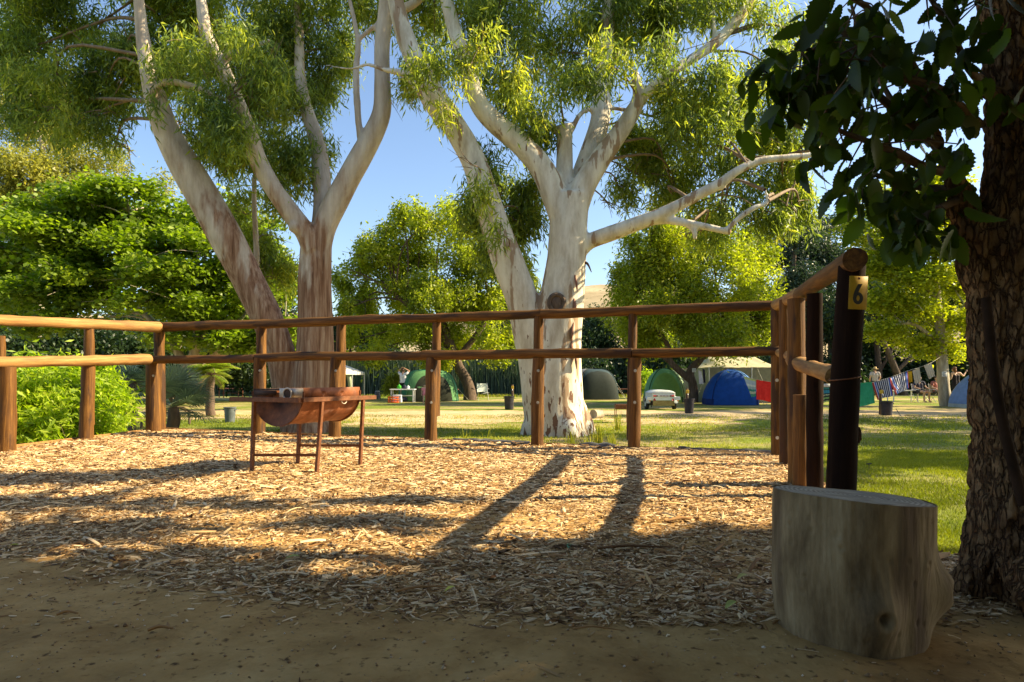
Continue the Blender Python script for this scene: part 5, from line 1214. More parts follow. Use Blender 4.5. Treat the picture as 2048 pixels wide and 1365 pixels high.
def tent(name, label, px, py, w_, d_, h_, rz, mats, seed=0, flat=.6, door=None, fly=None, guys=(), name_group='camping tents'):
    Y = YL(py)+d_*.45; c = P(px, 758, Y); root = thing(name, (c.x, Y, LAWN), label, 'tent', name_group, rz)
    V, q = dome_shell(w_, d_, h_, seed=seed, flat=flat, z0=0); part('canopy', mesh_np('c', V, np.array(q)), mats[0], root)
    V, q = dome_shell(w_*1.0, d_*1.0, h_, seed=seed, flat=flat, off=.012, t0=0, t1=.10, m=3); part('skirt', mesh_np('s', V, np.array(q)), mats[2], root)
    if fly:
        a0, a1, t0, t1 = fly; V, q = dome_shell(w_, d_, h_, seed=seed, flat=flat, off=.02, a0=a0, a1=a1, t0=t0, t1=t1, n=30, m=12); part('fly_sheet', mesh_np('f', V, np.array(q)), mats[1], root)
    if door:
        a0, a1, t1 = door; V = []; n = 20; m = 14; 
        full, _ = None, None
        rows = []
        for j in range(m+1):
            t = t1*j/m; hw = (a1-a0)/2*math.sqrt(max(0, 1-(j/m)**3)); mid = (a0+a1)/2; s = max(0, math.cos(t*math.pi/2))**flat; p = 3.6+(2.2-3.6)*t; z = h_*math.sin(t*math.pi/2)**.95
            for k in range(n+1):
                a = mid+hw*(2*k/n-1); x, y = superell(a, p); V.append((x*w_/2*s*1.025, y*d_/2*s*1.025, z*1.005+.01))
        q = [(j*(n+1)+k, j*(n+1)+k+1, (j+1)*(n+1)+k+1, (j+1)*(n+1)+k) for j in range(m) for k in range(n)]
        part('door', mesh_np('d', V, np.array(q)), mats[3], root)
    for a in (math.pi/4, 3*math.pi/4):                      # pole sleeves crossing at the top
        pts = []; rr = []
        for k in range(33):
            ph = -1+2*k/32; t = 1-abs(ph); aa = a if ph < 0 else a+math.pi; s = max(0, math.cos(t*math.pi/2))**flat; p = 3.6+(2.2-3.6)*t; x, y = superell(aa, p); pts.append(Vector((x*w_/2*s*1.02, y*d_/2*s*1.02, h_*math.sin(t*math.pi/2)**.95*1.005+.008)))
        mb = MB(); mb.tube(pts, .016, seg=6); part('pole', mb.mesh('p'), mats[2], root)
    for (x0, y0, z0, x1, y1) in guys:
        mb = MB(); mb.tube([(x0, y0, z0), (x1, y1, .02)], .006, seg=4); part('guy_rope', mb.mesh('g'), M['rope'], root)
        mb = MB(); mb.tube([(x1, y1, .06), (x1, y1, -.05)], .008, seg=5); part('peg', mb.mesh('g'), M['bolt'], root)
    return root
M['rope'] = fabric('rope', (.55, .52, .42))
g1 = fabric('green_canvas', (.045, .20, .11), trans=.15); g2 = fabric('light_green_canvas', (.13, .30, .12), trans=.25); g3 = fabric('dark_green_trim', (.015, .07, .04)); dk = fabric('dark_mesh', (.02, .022, .012))
r = tent('dome_tent', 'green dome tent with dark arched doorway under the pepper tree', 856, 804, 2.85, 2.6, 1.55, .32, (g1, g2, g3, dk), 1, .45, door=(math.radians(-118), math.radians(-62), .62), fly=(math.radians(-140), math.radians(-40), .02, .80), guys=((1.2, -.2, .9, 2.0, -.3), (1.1, .9, .8, 1.7, 1.5)))
d1 = fabric('charcoal_canvas', (.018, .026, .024)); d2 = fabric('slate_canvas', (.035, .06, .07)); d3 = fabric('grey_canvas', (.20, .21, .22))
tent('dome_tent', 'dark charcoal dome tent just right of the white gum trunk', 1186, 800, 2.5, 2.4, 1.62, .2, (d2, d3, d1, d1), 2, .42, door=(math.radians(-135), math.radians(-45), .74), fly=(math.radians(120), math.radians(220), .35, .98), guys=((1.0, -.5, 1.1, 1.55, -.9), (1.05, -.2, 1.0, 1.65, -.5), (1.0, .1, .9, 1.6, .1)))
l1 = fabric('leaf_green_canvas', (.20, .42, .22), trans=.3); l2 = fabric('pale_green_canvas', (.50, .66, .42), trans=.3); l3 = fabric('olive_canvas', (.26, .44, .12), trans=.3)
tent('dome_tent', 'light green dome tent behind the small white trailer', 1329, 806, 1.95, 2.1, 1.58, -.15, (l1, l2, g3, l3), 3, .85, door=(math.radians(-125), math.radians(-60), .66), fly=(math.radians(-50), math.radians(10), .02, .8))
b1 = fabric('blue_canvas', (.012, .075, .33), trans=.15); b2 = fabric('light_blue_canvas', (.10, .24, .55), trans=.2); b3 = fabric('navy_trim', (.01, .03, .14)); b4 = fabric('blue_panel', (.008, .06, .28))
tent('dome_tent', 'bright blue dome tent in front of the khaki tarpaulin shelter', 1460, 811, 2.2, 1.9, 1.5, -.1, (b1, b2, b3, b4), 4, .98, door=(math.radians(-128), math.radians(-52), .70), fly=(math.radians(-60), math.radians(60), .5, .98), guys=((.85, -.4, .5, 1.35, -.7), (.9, .1, .6, 1.4, .0)))
s1 = fabric('slate_blue_canvas', (.06, .12, .27)); s2 = fabric('sky_blue_canvas', (.16, .25, .48)); s3 = fabric('pale_trim', (.4, .44, .45))
tent('dome_tent', 'slate blue tent with pale hem half hidden by the dark tree trunk', 1994, 818, 2.9, 2.2, 1.6, .05, (s1, s2, s3, s1), 5, 1.25, fly=(math.radians(150), math.radians(230), .05, .85))

# khaki tarpaulin shelter
def shelter():
    Y = 28.6; x0 = P(1418, 0, Y).x; x1 = P(1578, 0, Y).x; root = thing('tarpaulin_shelter', ((x0+x1)/2, Y, LAWN), 'large khaki tarpaulin shelter with peaked roof behind the blue tent', 'shelter')
    k1 = fabric('khaki_roof', (.50, .46, .30), .12, trans=.15); k2 = fabric('khaki_wall', (.27, .25, .17), .15); hx = (x1-x0)/2; D = 2.2; ze = 1.62; zr = 2.18
    n = 30; V = []; q = []
    for i in range(n+1):
        u = -1+2*i/n
        for j in range(15):
            v = -1+2*j/14; peak = (1-max(0, (abs(u)-.62)/.38)); z = ze+(zr-ze)*min(1-abs(v), 1)*peak if abs(u) > .62 else ze+(zr-ze)*(1-abs(v))
            z += .035*noise.noise(Vector((u*5, v*3, 1)))-.05*math.sin(math.pi*(u*2.5+.5))**2*(1-abs(v))
            V.append((u*hx*1.03, D+v*D*1.03-0.0, z))
    q = [(i*15+j, (i+1)*15+j, (i+1)*15+j+1, i*15+j+1) for i in range(n) for j in range(14)]
    part('roof', mesh_np('r', V, np.array(q)), k1, root)
    mb = MB()
    V = []
    for i in range(41):
        u = -1+2*i/40
        for j in range(9): V.append((u*hx, .04*math.sin(i*1.3)*(1-j/8)+.02*math.sin(i*3.1), ze*j/8-.0))
    q = [(i*9+j, (i+1)*9+j, (i+1)*9+j+1, i*9+j+1) for i in range(40) for j in range(8)]
    part('wall', mesh_np('w', V, np.array(q)), k2, root)
    for s in (-1, 1):
        V = []
        for i in range(21):
            for j in range(9): V.append((s*hx+.03*math.sin(i*1.7), D*2*i/20, ze*j/8))
        q = [(i*9+j, (i+1)*9+j, (i+1)*9+j+1, i*9+j+1) for i in range(20) for j in range(8)]
        part('wall', mesh_np('w', V, np.array(q)), k2, root)
    for (x, y) in ((-hx, 0), (0.1, -.02), (hx, 0), (-hx, 2*D), (hx, 2*D)):
        m2 = MB(); m2.tube([(x*1.005, y-.05, 0), (x*1.005, y-.05, ze+.02)], .022, seg=8); part('pole', m2.mesh('p'), M['bolt'], root)
    for (x, y, z, a, b) in ((-hx, 0, ze, -hx-.9, -.8), (hx*.2, 0, ze, hx*.25, -1.5)):
        m2 = MB(); m2.tube([(x, y, z), (a, b, 0)], .006, seg=4); part('guy_rope', m2.mesh('g'), M['rope'], root)
shelter()
# pale pop-up gazebo at far left, mostly behind the gum trunk
def gazebo():
    Y = 30; c = P(668, 758, Y); root = thing('gazebo', (c.x, Y, LAWN), 'white topped gazebo peeking out right of the brown gum trunk', 'gazebo')
    wh = fabric('white_canvas', (.72, .70, .64), .08); gy = fabric('grey_green_curtain', (.30, .33, .22)); h = 1.2; zc = 1.42
    V = [(-h, -h, zc), (h, -h, zc), (h, h, zc), (-h, h, zc), (0, 0, zc+.55), (-h, -h, zc-.13), (h, -h, zc-.13), (h, h, zc-.13), (-h, h, zc-.13)]
    mb = MB(); mb.add(V, [(0, 1, 6, 5), (1, 2, 7, 6), (2, 3, 8, 7), (3, 0, 5, 8)], [(0, 4, 1), (1, 4, 2), (2, 4, 3), (3, 4, 0)]); part('canopy', mb.mesh('c', smooth=False), wh, root)
    for sx in (-1, 1):
        for sy in (-1, 1):
            m = MB(); m.tube([(sx*h*.98, sy*h*.98, 0), (sx*h*.98, sy*h*.98, zc)], .022, seg=8); part('leg', m.mesh('l'), M['bolt'], root)
    m = MB(); m.tube([(h*.93, -h*.93, 0), (h*.90, -h*.9, .6), (h*.8, -h*.85, zc)], [.10, .07, .13], seg=12, sub=4, wob=.4); part('curtain', m.mesh('c'), gy, root)
gazebo()

# ------------------------------------------------------------------ trailer
def trailer():
    Y = 22.2; c = P(1327.5, 758, Y); root = thing('camping_trailer', (c.x, Y, LAWN), 'small white luggage trailer with red lights in front of the light green tent', 'trailer', rz=0)
    wh, nt_, b = newmat('white_paint'); b.inputs["Base Color"].default_value = (.70, .74, .72, 1); b.inputs["Roughness"].default_value = .35
    nz = N(nt_, "ShaderNodeTexNoise"); nz.inputs["Scale"].default_value = 3; nt_.links.new(ramp(nt_, nz.outputs["Fac"], [(.3, (.60, .64, .61)), (.7, (.74, .77, .75))]), b.inputs["Base Color"])
    s = 1/F*Y
    def bx(name, x0, x1, z0, z1, y0, y1, m, bev=.01, par=root):
        q = MB(); q.box(((x0+x1)/2, (y0+y1)/2, (z0+z1)/2), ((x1-x0)/2, (y1-y0)/2, (z1-z0)/2), None, bev); return part(name, q.mesh('b', angle=35), m, par)
    hw = 23*s; zb = .28; zt = .60
    bx('body', -hw, hw, zb+.04, zt, 0, 1.2, wh, .02)
    V = []; n = 16
    for i in range(n+1):
        u = -1+2*i/n
        for y in (-.01, 1.2): V.append((u*hw*1.01, y, zt+.10*(1-abs(u)**3)))
        for y in (-.01, 1.2): V.append((u*hw*1.01, y, zt-.004))
    q = [(i*4, (i+1)*4, (i+1)*4+1, i*4+1) for i in range(n)]+[(i*4+2, (i+1)*4+2, (i+1)*4, i*4) for i in range(n)]+[(i*4+1, (i+1)*4+1, (i+1)*4+3, i*4+3) for i in range(n)]
    part('lid', mesh_np('l', V, np.array(q), smooth=False), wh, root)
    bx('tailboard', -hw*.93, hw*.93, .14, zb+.035, -.005, .03, noise_mat('muddy_board', [(.3, (.20, .13, .04)), (.7, (.40, .30, .12))], scale=(5, 5, 14)), .004)
    bx('chassis', -hw*.9, hw*.9, .19, .26, .05, 1.1, M['soot'], .01)
    m_ax = MB(); m_ax.tube([(-30*s, .5, .17), (30*s, .5, .17)], .02, seg=8); part('axle', m_ax.mesh('a'), M['soot'], root)
    ty = noise_mat('rubber', [(.3, (.015, .015, .014)), (.7, (.04, .038, .035))], rough=.8); red, _, b = newmat('red_lens'); b.inputs["Base Color"].default_value = (.45, .03, .02, 1); b.inputs["Roughness"].default_value = .25
    org, _, b = newmat('amber_lens'); b.inputs["Base Color"].default_value = (.7, .25, .03, 1); b.inputs["Roughness"].default_value = .25
    for sx in (-1, 1):
        x = sx*28*s; m = MB(); m.tube([(x-.055, .5, .19), (x-.045, .5, .19), (x+.045, .5, .19), (x+.055, .5, .19)], [.175, .20, .20, .175], seg=28); wl = part('wheel', m.mesh('w'), ty, root)
        m = MB(); m.tube([(x+sx*.05, .5, .19), (x+sx*.062, .5, .19)], [.10, .09], seg=20); part('rim', m.mesh('r'), wh, wl)
        V = []; 
        for i in range(13):
            a = math.radians(0+180*i/12)
            for dx in (-.075, .075): V.append((x+dx, .5-.26*math.cos(a), .22+.24*math.sin(a)))
        q = [(i*2, i*2+2, i*2+3, i*2+1) for i in range(12)]; part('mudguard', mesh_np('g', V, np.array(q)), wh, root)
        bx('side_bracket', x-.09, x+.09, .34, .46, -.0, .05, wh, .005)
        lx = sx*18*s; m = MB(); m.tube([(lx-.05, -.012, .49), (lx+.05, -.012, .49)], .026, seg=12); part('tail_light', m.mesh('t'), red, root)
        m = MB(); m.tube([(lx+sx*-.06, -.012, .49), (lx+sx*-.10, -.012, .49)], .024, seg=12); part('tail_light', m.mesh('t'), M['soot'], root)
        m = MB(); tx = sx*18.5*s; m.add([(tx-.05, -.015, .325), (tx+.05, -.015, .325), (tx, -.015, .42), (tx-.05, -.005, .325), (tx+.05, -.005, .325), (tx, -.005, .42)], [(0, 1, 4, 3), (1, 2, 5, 4), (2, 0, 3, 5)], [(0, 1, 2), (3, 5, 4)]); part('reflector', m.mesh('t', smooth=False), red, root)
        bx('marker_light', x-.03, x+.03, .30, .335, -.012, .03, org, .004)
    pl = bx('number_plate', -.15, .17, .455, .525, -.016, -.004, fabric('plate_white', (.62, .60, .58), .05), .003)
    m = MB(); xx = -.13; rnd = random.Random(4)
    for k, (w0, gap) in enumerate(((.03, .008), (.03, .022), (.02, .008), (.03, .008), (.03, .022), (.014, .01), (.014, .01), (.03, .006))):
        m.box((xx+w0/2, -.0165, .49), (w0/2*.8, .0012, .019)); xx += w0+gap
    part('plate_marks', m.mesh('m', smooth=False), fabric('plate_ink', (.16, .06, .06), .1), pl)
    m = MB(); m.tube([(0, 1.2, .24), (0, 2.0, .22)], .022, seg=8); m.tube([(0, 1.95, .22), (0, 1.95, 0)], .015, seg=8); part('drawbar', m.mesh('d'), M['soot'], root)
trailer()

# ------------------------------------------------------------------ bins, taps and posts on the lawn
M['bin'] = noise_mat('black_plastic', [(.3, (.015, .014, .02)), (.7, (.035, .033, .045))], scale=(8, 8, 8), rough=.5)
M['bin_grey'] = noise_mat('grey_plastic', [(.3, (.07, .085, .095)), (.7, (.13, .15, .16))], scale=(8, 8, 8), rough=.5)
def bin_(px, py, wpx, hpx, lab, mat='bin', post_h=0, knob=None, tilt=0):
    Y = YL(py); c = P(px, py, Y); s = Y/F; r = wpx*s/2; h = hpx*s; root = thing('rubbish_bin', (c.x, Y+r, LAWN), lab, 'bin', 'rubbish bins on the lawn')
    mb = MB(); pr = [(.001, 0), (r*.80, 0), (r*.82, .01)]+[(r*(.82+.18*k/10)*(1+(.012 if k % 2 else 0)), h*(.02+.9*k/10)) for k in range(11)]+[(r*1.10, h*.93), (r*1.12, h*.95), (r*1.10, h), (r*.98, h), (r*.93, h*.8), (r*.8, .03), (.001, .03)]
    mb.lathe(pr, 28); part('body', mb.mesh('b', angle=50), M[mat], root)
    for sx in (-1, 1):
        m = MB(); m.tube([(sx*r*1.08, -.05, h*.86), (sx*r*1.25, 0, h*.80), (sx*r*1.08, .05, h*.86)], .01, seg=6, sub=3); part('handle', m.mesh('h'), M[mat], root)
    m = MB(); m.tube([(0, 0, h*.93), (0, 0, h*.96)], [r*1.0, r*.9], seg=24, wob=.05); part('bag', m.mesh('bag'), M['bin'], root)
    if post_h:
        m = MB(); ph = post_h*s; pp = thing('tap_post', (c.x+(knob or 0)*s, Y+r*2+.14, LAWN), 'slim wooden post with a yellow tap box behind the '+lab.split(' bin')[0]+' bin', 'post', 'tap posts behind the bins')
        m.tube([(0, 0, -.05), (0, 0, ph)], [.045, .04], seg=12, wob=.1); part('pole', m.mesh('p'), M['dark_bark'], pp)
        m = MB(); m.box((0, -.05, ph-.10), (.045, .03, .055), None, .008); part('tap_box', m.mesh('t', angle=30), noise_mat('yellow_tag', [(.3, (.42, .28, .03)), (.7, (.62, .42, .05))]), pp)
        m = MB(); m.tube([(0, -.06, ph-.16), (0, -.12, ph-.17), (0, -.13, ph-.21)], .010, seg=8, sub=3); part('tap', m.mesh('t'), M['bolt'], pp)
    return root
bin_(455, 846, 22, 31, 'dark grey bin on the sandy track left of the grill', 'bin_grey')
bin_(1018, 820, 20, 27, 'black bin left of the white gum trunk', post_h=50, knob=7)
bin_(1381, 828, 20, 30, 'black bin between the trailer and the blue tent', post_h=50, knob=1)
bin_(1780, 832, 23, 29, 'black bin in front of the striped towels', post_h=54, knob=0)
def board_sign(px, py, Y, w_, h_, lab, seed=0):
    c = P(px, py, Y); root = thing('notice_board', (c.x, c.y, c.z), lab, 'sign', 'white notices fixed to trunks'); m = MB(); m.box((0, 0, 0), (w_/2, .006, h_/2), None, .003)
    part('panel', m.mesh('p', smooth=False), fabric('notice_white', (.66, .66, .64), .06), root)
    m = MB(); rnd = random.Random(seed)
    for k, (zz, ww) in enumerate(((.28, .7), (.02, .78), (-.26, .55))): m.box((0, -.0075, zz*h_), (w_*ww/2, .0008, h_*.045))
    part('printed_lines', m.mesh('l', smooth=False), fabric('ink', (.12, .12, .13)), root)
board_sign(1889, 749, 24.75, .21, .20, 'small white notice on the pale trunk of the yellowing tree', 1)
board_sign(1388, 741, 27.25, .16, .17, 'small white notice on the trunk left of the khaki shelter', 2)
board_sign(1654, 771, 21.8, .22, .10, 'white notice seen between the right fence posts', 3)

# ------------------------------------------------------------------ washing line and towels
def towel(corners, Y, mat, lab, name='towel', cat='towel', n=26, m=18, seed=0, fold=.010, Y2=None, group='laundry on the washing line', extra=None):
    """corners px: top-left, top-right, bottom-right, bottom-left"""
    (ax, ay), (bx, by), (cx, cy), (dx, dy) = corners; Y2 = Y2 or Y; V = []; U = []
    for i in range(n+1):
        u = i/n
        for j in range(m+1):
            v = j/m; px = (ax*(1-u)+bx*u)*(1-v)+(dx*(1-u)+cx*u)*v; py = (ay*(1-u)+by*u)*(1-v)+(dy*(1-u)+cy*u)*v; py += .0
            y = Y+(Y2-Y)*u+fold*math.sin(u*19+seed)*v+fold*.7*math.sin(u*43+seed*2)*v; p = P(px, py+.5*math.sin(u*9+seed)*v, y); V.append(tuple(p)); U.append((u, v, 0))
    nv = len(V); V2 = [(x, y+.02, z) for x, y, z in V]      # the half hanging behind the line
    V2 = [(V2[i][0], V2[i][1], V2[i][2]+(V[(i//(m+1))*(m+1)][2]-V2[i][2])*.25) for i in range(nv)]
    q = [(i*(m+1)+j, (i+1)*(m+1)+j, (i+1)*(m+1)+j+1, i*(m+1)+j+1) for i in range(n) for j in range(m)]
    q2 = [tuple(nv+x for x in f) for f in q]; q3 = [(i*(m+1), (i+1)*(m+1), nv+(i+1)*(m+1), nv+i*(m+1)) for i in range(n)]
    o = part(name, mesh_np(name, V+V2, np.array(q+q2+q3), uvw=U+U), mat); return tag(o, lab, cat, group)
R_, Wt, Bl, Nv = (.34, .015, .02), (.62, .62, .66), (.02, .08, .36), (.01, .015, .06)
cols = [(0, R_), (.09, Wt), (.12, Bl), (.20, Wt)]; x = .23
while x < .84: cols += [(x, Nv), (x+.072, Wt)]; x += .108
colsA = cols+[(.89, Bl), (.97, R_)]
mA = stripes('stripe_towel', 0, colsA[:31])
Yt = 20.3
towel([(1744, 766), (1780, 755), (1786, 792), (1755, 800)], Yt, mA, 'blue white and navy striped towel with red edge, left one of two', seed=1)
colsB = [(0, R_), (.10, Wt), (.13, Bl), (.22, Wt)]; x = .25
while x < .82: colsB += [(x, Nv), (x+.072, Wt)]; x += .108
colsB += [(.86, Bl), (.96, R_)]
mB = stripes('stripe_towel_b', 0, colsB[:31])
towel([(1777, 757), (1816, 743), (1818, 777), (1792, 790)], Yt, mB, 'blue white and navy striped towel, right one beside the yellow shirt', seed=2, Y2=Yt+.5)
mG = noise_mat('green_towel', [(.3, (.012, .20, .10)), (.7, (.03, .30, .17))], scale=(7, 7, 7), rough=.9)
towel([(1712, 767), (1744, 764), (1750, 807), (1714, 815)], Yt-.3, mG, 'plain green towel just right of the numbered post', seed=3)
towel([(1813, 744), (1824, 743), (1825, 764), (1816, 766)], Yt+.7, fabric('yellow_cloth', (.62, .36, .015)), 'small yellow shirt between the striped and cream laundry', name='shirt', cat='shirt', seed=4)
cr = fabric('cream_cloth', (.46, .42, .34)); 
towel([(1825, 742), (1839, 736), (1843, 764), (1830, 768)], Yt+1.2, cr, 'cream towel hanging next to the yellow shirt', seed=5)
towel([(1848, 732), (1863, 726), (1870, 752), (1858, 759)], Yt+1.6, cr, 'cream towel hanging nearest the pale trunk', seed=6)
mT = stripes('teal_stripes', 1, [(0, (.01, .16, .14)), (.14, (.01, .03, .03)), (.2, (.02, .20, .30)), (.42, (.01, .02, .02)), (.5, (.45, .50, .28)), (.56, (.01, .02, .02)), (.68, (.18, .34, .10)), (.8, (.01, .02, .02)), (.9, (.25, .34, .12))])
towel([(1643, 775), (1658, 775), (1661, 802), (1644, 807)], Yt-.1, mT, 'teal and black striped towel between the right fence posts', seed=7)
mR = noise_mat('red_towel', [(.3, (.42, .012, .012)), (.7, (.60, .03, .025))], scale=(7, 7, 7), rough=.9)
towel([(1513, 760), (1550, 766), (1550, 806), (1513, 799)], 22.6, mR, 'red towel right of the blue tent', seed=8)
mS = stripes('pale_stripes', 1, [(0, (.40, .50, .22)), (.12, (.35, .45, .50)), (.35, (.55, .62, .58)), (.45, (.30, .42, .45)), (.6, (.05, .25, .20)), (.72, (.45, .55, .45)), (.85, (.06, .30, .24))])
towel([(1487, 753), (1511, 760), (1512, 793), (1503, 795)], 23.4, mS, 'pale green and blue striped towel touching the blue tent', seed=9)
mb = MB(); mb.tube([P(1484, 752, 23.6), P(1511, 759, 23), P(1550, 765, 22.3), P(1643, 775, Yt+.2), P(1712, 768, Yt-.3), P(1744, 765.5, Yt), P(1780, 755, Yt), P(1816, 742, Yt+.5), P(1840, 735, Yt+1.2), P(1864, 725, Yt+1.7), P(1884, 712, 24.6)], .004, seg=5, sub=3)
tag(part('washing_line', mb.mesh('line'), M['rope']), 'washing line strung from the pale trunk to the blue tent', 'line')
towel([(1397, 741), (1403, 743), (1407, 769), (1398, 768)], 26.8, fabric('white_shirt_cloth', (.68, .63, .68)), 'white shirt hanging from the tree left of the khaki shelter', name='shirt', cat='shirt', seed=12, group='clothes hung in the tree')
towel([(1405, 738), (1410, 740), (1411, 766), (1407, 766)], 27.1, fabric('dark_shirt_cloth', (.03, .025, .05)), 'dark garment hanging beside the white shirt', name='garment', cat='clothing', seed=13, group='clothes hung in the tree')

# ------------------------------------------------------------------ furniture in the camp
def slab_table(px, py, w_, d_, h_, lab, mat, name='picnic_table', cat='table', rz=0, group=None, Y=None):
    Y = Y or YL(py); c = P(px, 758, Y); root = thing(name, (c.x, Y, LAWN), lab, cat, group, rz); m = MB(); m.box((0, 0, h_-.02), (w_/2, d_/2, .02), None, .005); part('top', m.mesh('t', angle=30), mat, root)
    for sx in (-1, 1):
        for sy in (-1, 1):
            m = MB(); m.box((sx*w_*.44, sy*d_*.4, (h_-.04)/2), (.022, .022, (h_-.04)/2), None, .004); part('leg', m.mesh('l', angle=30), mat, root)
    m = MB(); m.box((0, 0, h_*.5), (w_*.42, .018, .018), None, .003); part('stretcher', m.mesh('s', angle=30), mat, root)
    return root
wd_r = noise_mat('red_brown_wood', [(.3, (.12, .04, .02)), (.7, (.26, .10, .05))], scale=(3, 20, 20)); wh_p = fabric('white_plastic', (.70, .70, .68), .05)
slab_table(462, 789, 1.25, .7, .55, 'low picnic table on the far lawn beyond the grey bin', wd_r, Y=36)
slab_table(884, 790, 1.9, .6, .50, 'red brown bench table right of the green dome tent', wd_r, Y=36, name='bench', cat='bench')
slab_table(1246, 790, 1.3, .6, .52, 'red brown bench right of the charcoal tent', wd_r, Y=36, name='bench', cat='bench')
slab_table(806, 781, 1.15, .6, .62, 'white camping table left of the green dome tent', wh_p, Y=29.2, name='camping_table')
slab_table(1805, 0, 1.3, .6, .55, 'white camping table behind the striped towels', wh_p, Y=30, name='camping_table')
def on_ground(name, px, py, build, lab, cat, group=None, dz=0, Y=None):
    Y = Y or YL(py); c = P(px, 758, Y); r = thing(name, (c.x, Y, LAWN+dz), lab, cat, group); build(r, Y/F); return r
def cooler(r, s):
    m = MB(); m.box((0, 0, .15), (.20, .15, .15), None, .02); part('body', m.mesh('b', angle=40), fabric('cooler_white', (.55, .62, .70), .06), r)
    m = MB(); m.box((0, 0, .325), (.21, .16, .03), None, .015); part('lid', m.mesh('b', angle=40), fabric('cooler_lid', (.70, .74, .76), .05), r)
    m = MB(); m.tube([(-.2, -.16, .24), (-.14, -.19, .20), (.14, -.19, .20), (.2, -.16, .24)], .008, seg=6); part('handle', m.mesh('h'), wh_p, r)
on_ground('cooler_box', 795, 797, cooler, 'white cooler box standing under the camping table', 'cooler', Y=28.9)
def crate(r, s):
    m = fabric('orange_plastic', (.55, .10, .02), .1)
    for z, h in ((.03, .03), (.14, .025), (.25, .025)):
        mm = MB()
        for sx in (-1, 1): mm.box((sx*.22, 0, z), (.012, .16, h)); mm.box((0, sx*.16, z), (.232, .012, h))
        part('slat_ring', mm.mesh('c', smooth=False), m, r)
    mm = MB()
    for x in (-.21, -.07, .07, .21):
        for sy in (-1, 1): mm.box((x, sy*.158, .14), (.014, .009, .14))
    mm.box((0, 0, .008), (.21, .15, .008)); part('uprights', mm.mesh('u', smooth=False), m, r)
on_ground('plastic_crate', 787, 806, crate, 'orange plastic crate on the grass left of the green dome tent', 'crate')
def mattress(r, s):
    m = MB(); m.box((0, 0, .11), (.30, .25, .11), None, .05); part('bag', m.mesh('b', angle=60), fabric('navy_bag', (.035, .035, .08)), r)
    m = MB(); m.tube([(-.25, -.1, .25), (0, -.12, .27), (.27, -.1, .24)], [.06, .07, .05], seg=12, sub=3); part('bedroll', m.mesh('r'), fabric('olive_roll', (.25, .26, .17)), r)
on_ground('duffel_bag', 806, 804, mattress, 'navy duffel bag with a bedroll, right of the orange crate', 'bag')
def urn(r, s):
    m = MB(); m.lathe([(.001, 0), (.14, 0), (.15, .02), (.145, .36), (.12, .40), (.10, .42), (.10, .46), (.06, .48), (.001, .48)], 20); part('body', m.mesh('u', angle=40), fabric('grey_metal', (.16, .15, .17)), r)
    m = MB(); m.lathe([(.001, .40), (.125, .405), (.10, .45), (.001, .47)], 20); part('lid', m.mesh('l', angle=40), fabric('pale_metal', (.45, .42, .45)), r)
on_ground('gas_bottle', 755, 799, urn, 'grey gas bottle alone on the lawn left of the camping table', 'gas bottle')
def lump(col, sc, parts_=1):
    def f(r, s):
        for k in range(parts_):
            m = MB(); m.ball((k*.08*sc-.04, 0, .07*sc), (.08*sc, .07*sc, .08*sc), 14, 8); m.lathe([(.001, .12*sc), (.025*sc, .12*sc), (.022*sc, .17*sc), (.001, .18*sc)], 10, (k*.08*sc-.04, 0, 0)); part('jar' if parts_ > 1 else 'body', m.mesh('l'), fabric('item', col), r)
    return f
on_ground('wash_bag', 811, 0, lump((.03, .03, .06), 1.2), 'dark bag on the white camping table', 'bag', dz=.62, Y=29.15)
on_ground('kettle', 818, 0, lump((.62, .66, .70), 1.0), 'pale kettle on the right end of the camping table', 'kettle', dz=.62, Y=29.2)
on_ground('green_bag', 800, 0, lump((.06, .35, .03), 1.3), 'bright green bag on the left of the camping table', 'bag', dz=.62, Y=29.3)
def camp_chair(px, Y, col, lab, rz=0, frame='bolt', h=.42, par_group='camp chairs'):
    c = P(px, 758, Y); r = thing('camp_chair', (c.x, Y, LAWN), lab, 'chair', par_group, rz); cm = fabric('chair_cloth', col); hw = .26
    m = MB(); V = []; 
    for i in range(9):
        for j in range(9): u = -1+i/4; v = -1+j/4; V.append((u*hw, v*.22, h-.05*(1-u*u)))
    q = [(i*9+j, (i+1)*9+j, (i+1)*9+j+1, i*9+j+1) for i in range(8) for j in range(8)]; part('seat', mesh_np('s', V, np.array(q)), cm, r)
    V = []
    for i in range(9):
        for j in range(9): u = -1+i/4; v = j/8; V.append((u*hw, .22+.10*v+.04*(1-u*u), h+.02+.42*v))
    part('backrest', mesh_np('b', V, np.array(q)), cm, r)
    for sx in (-1, 1):
        for (y0, y1) in ((-.24, .24), (.24, -.24)):
            m = MB(); m.tube([(sx*hw, y0, 0), (sx*hw, y1, h)], .011, seg=6); part('leg', m.mesh('l'), M[frame], r)
        m = MB(); m.tube([(sx*hw, .22, h), (sx*hw, .33, h+.46)], .011, seg=6); part('back_post', m.mesh('l'), M[frame], r)
        m = MB(); m.tube([(sx*hw, -.24, h+.17), (sx*hw, .26, h+.19)], .016, seg=8); part('armrest', m.mesh('l'), M[frame], r)
    return r
camp_chair(1842, 29.5, (.02, .02, .06), 'navy camp chair with green seat edge, left of two by the pale trunk')
camp_chair(1877, 29.0, (.025, .022, .012), 'dark olive camp chair close to the pale trunk')
camp_chair(966, 31.5, (.62, .66, .60), 'pale folding chair right of the crooked pepper tree trunk', rz=.2, par_group=None)
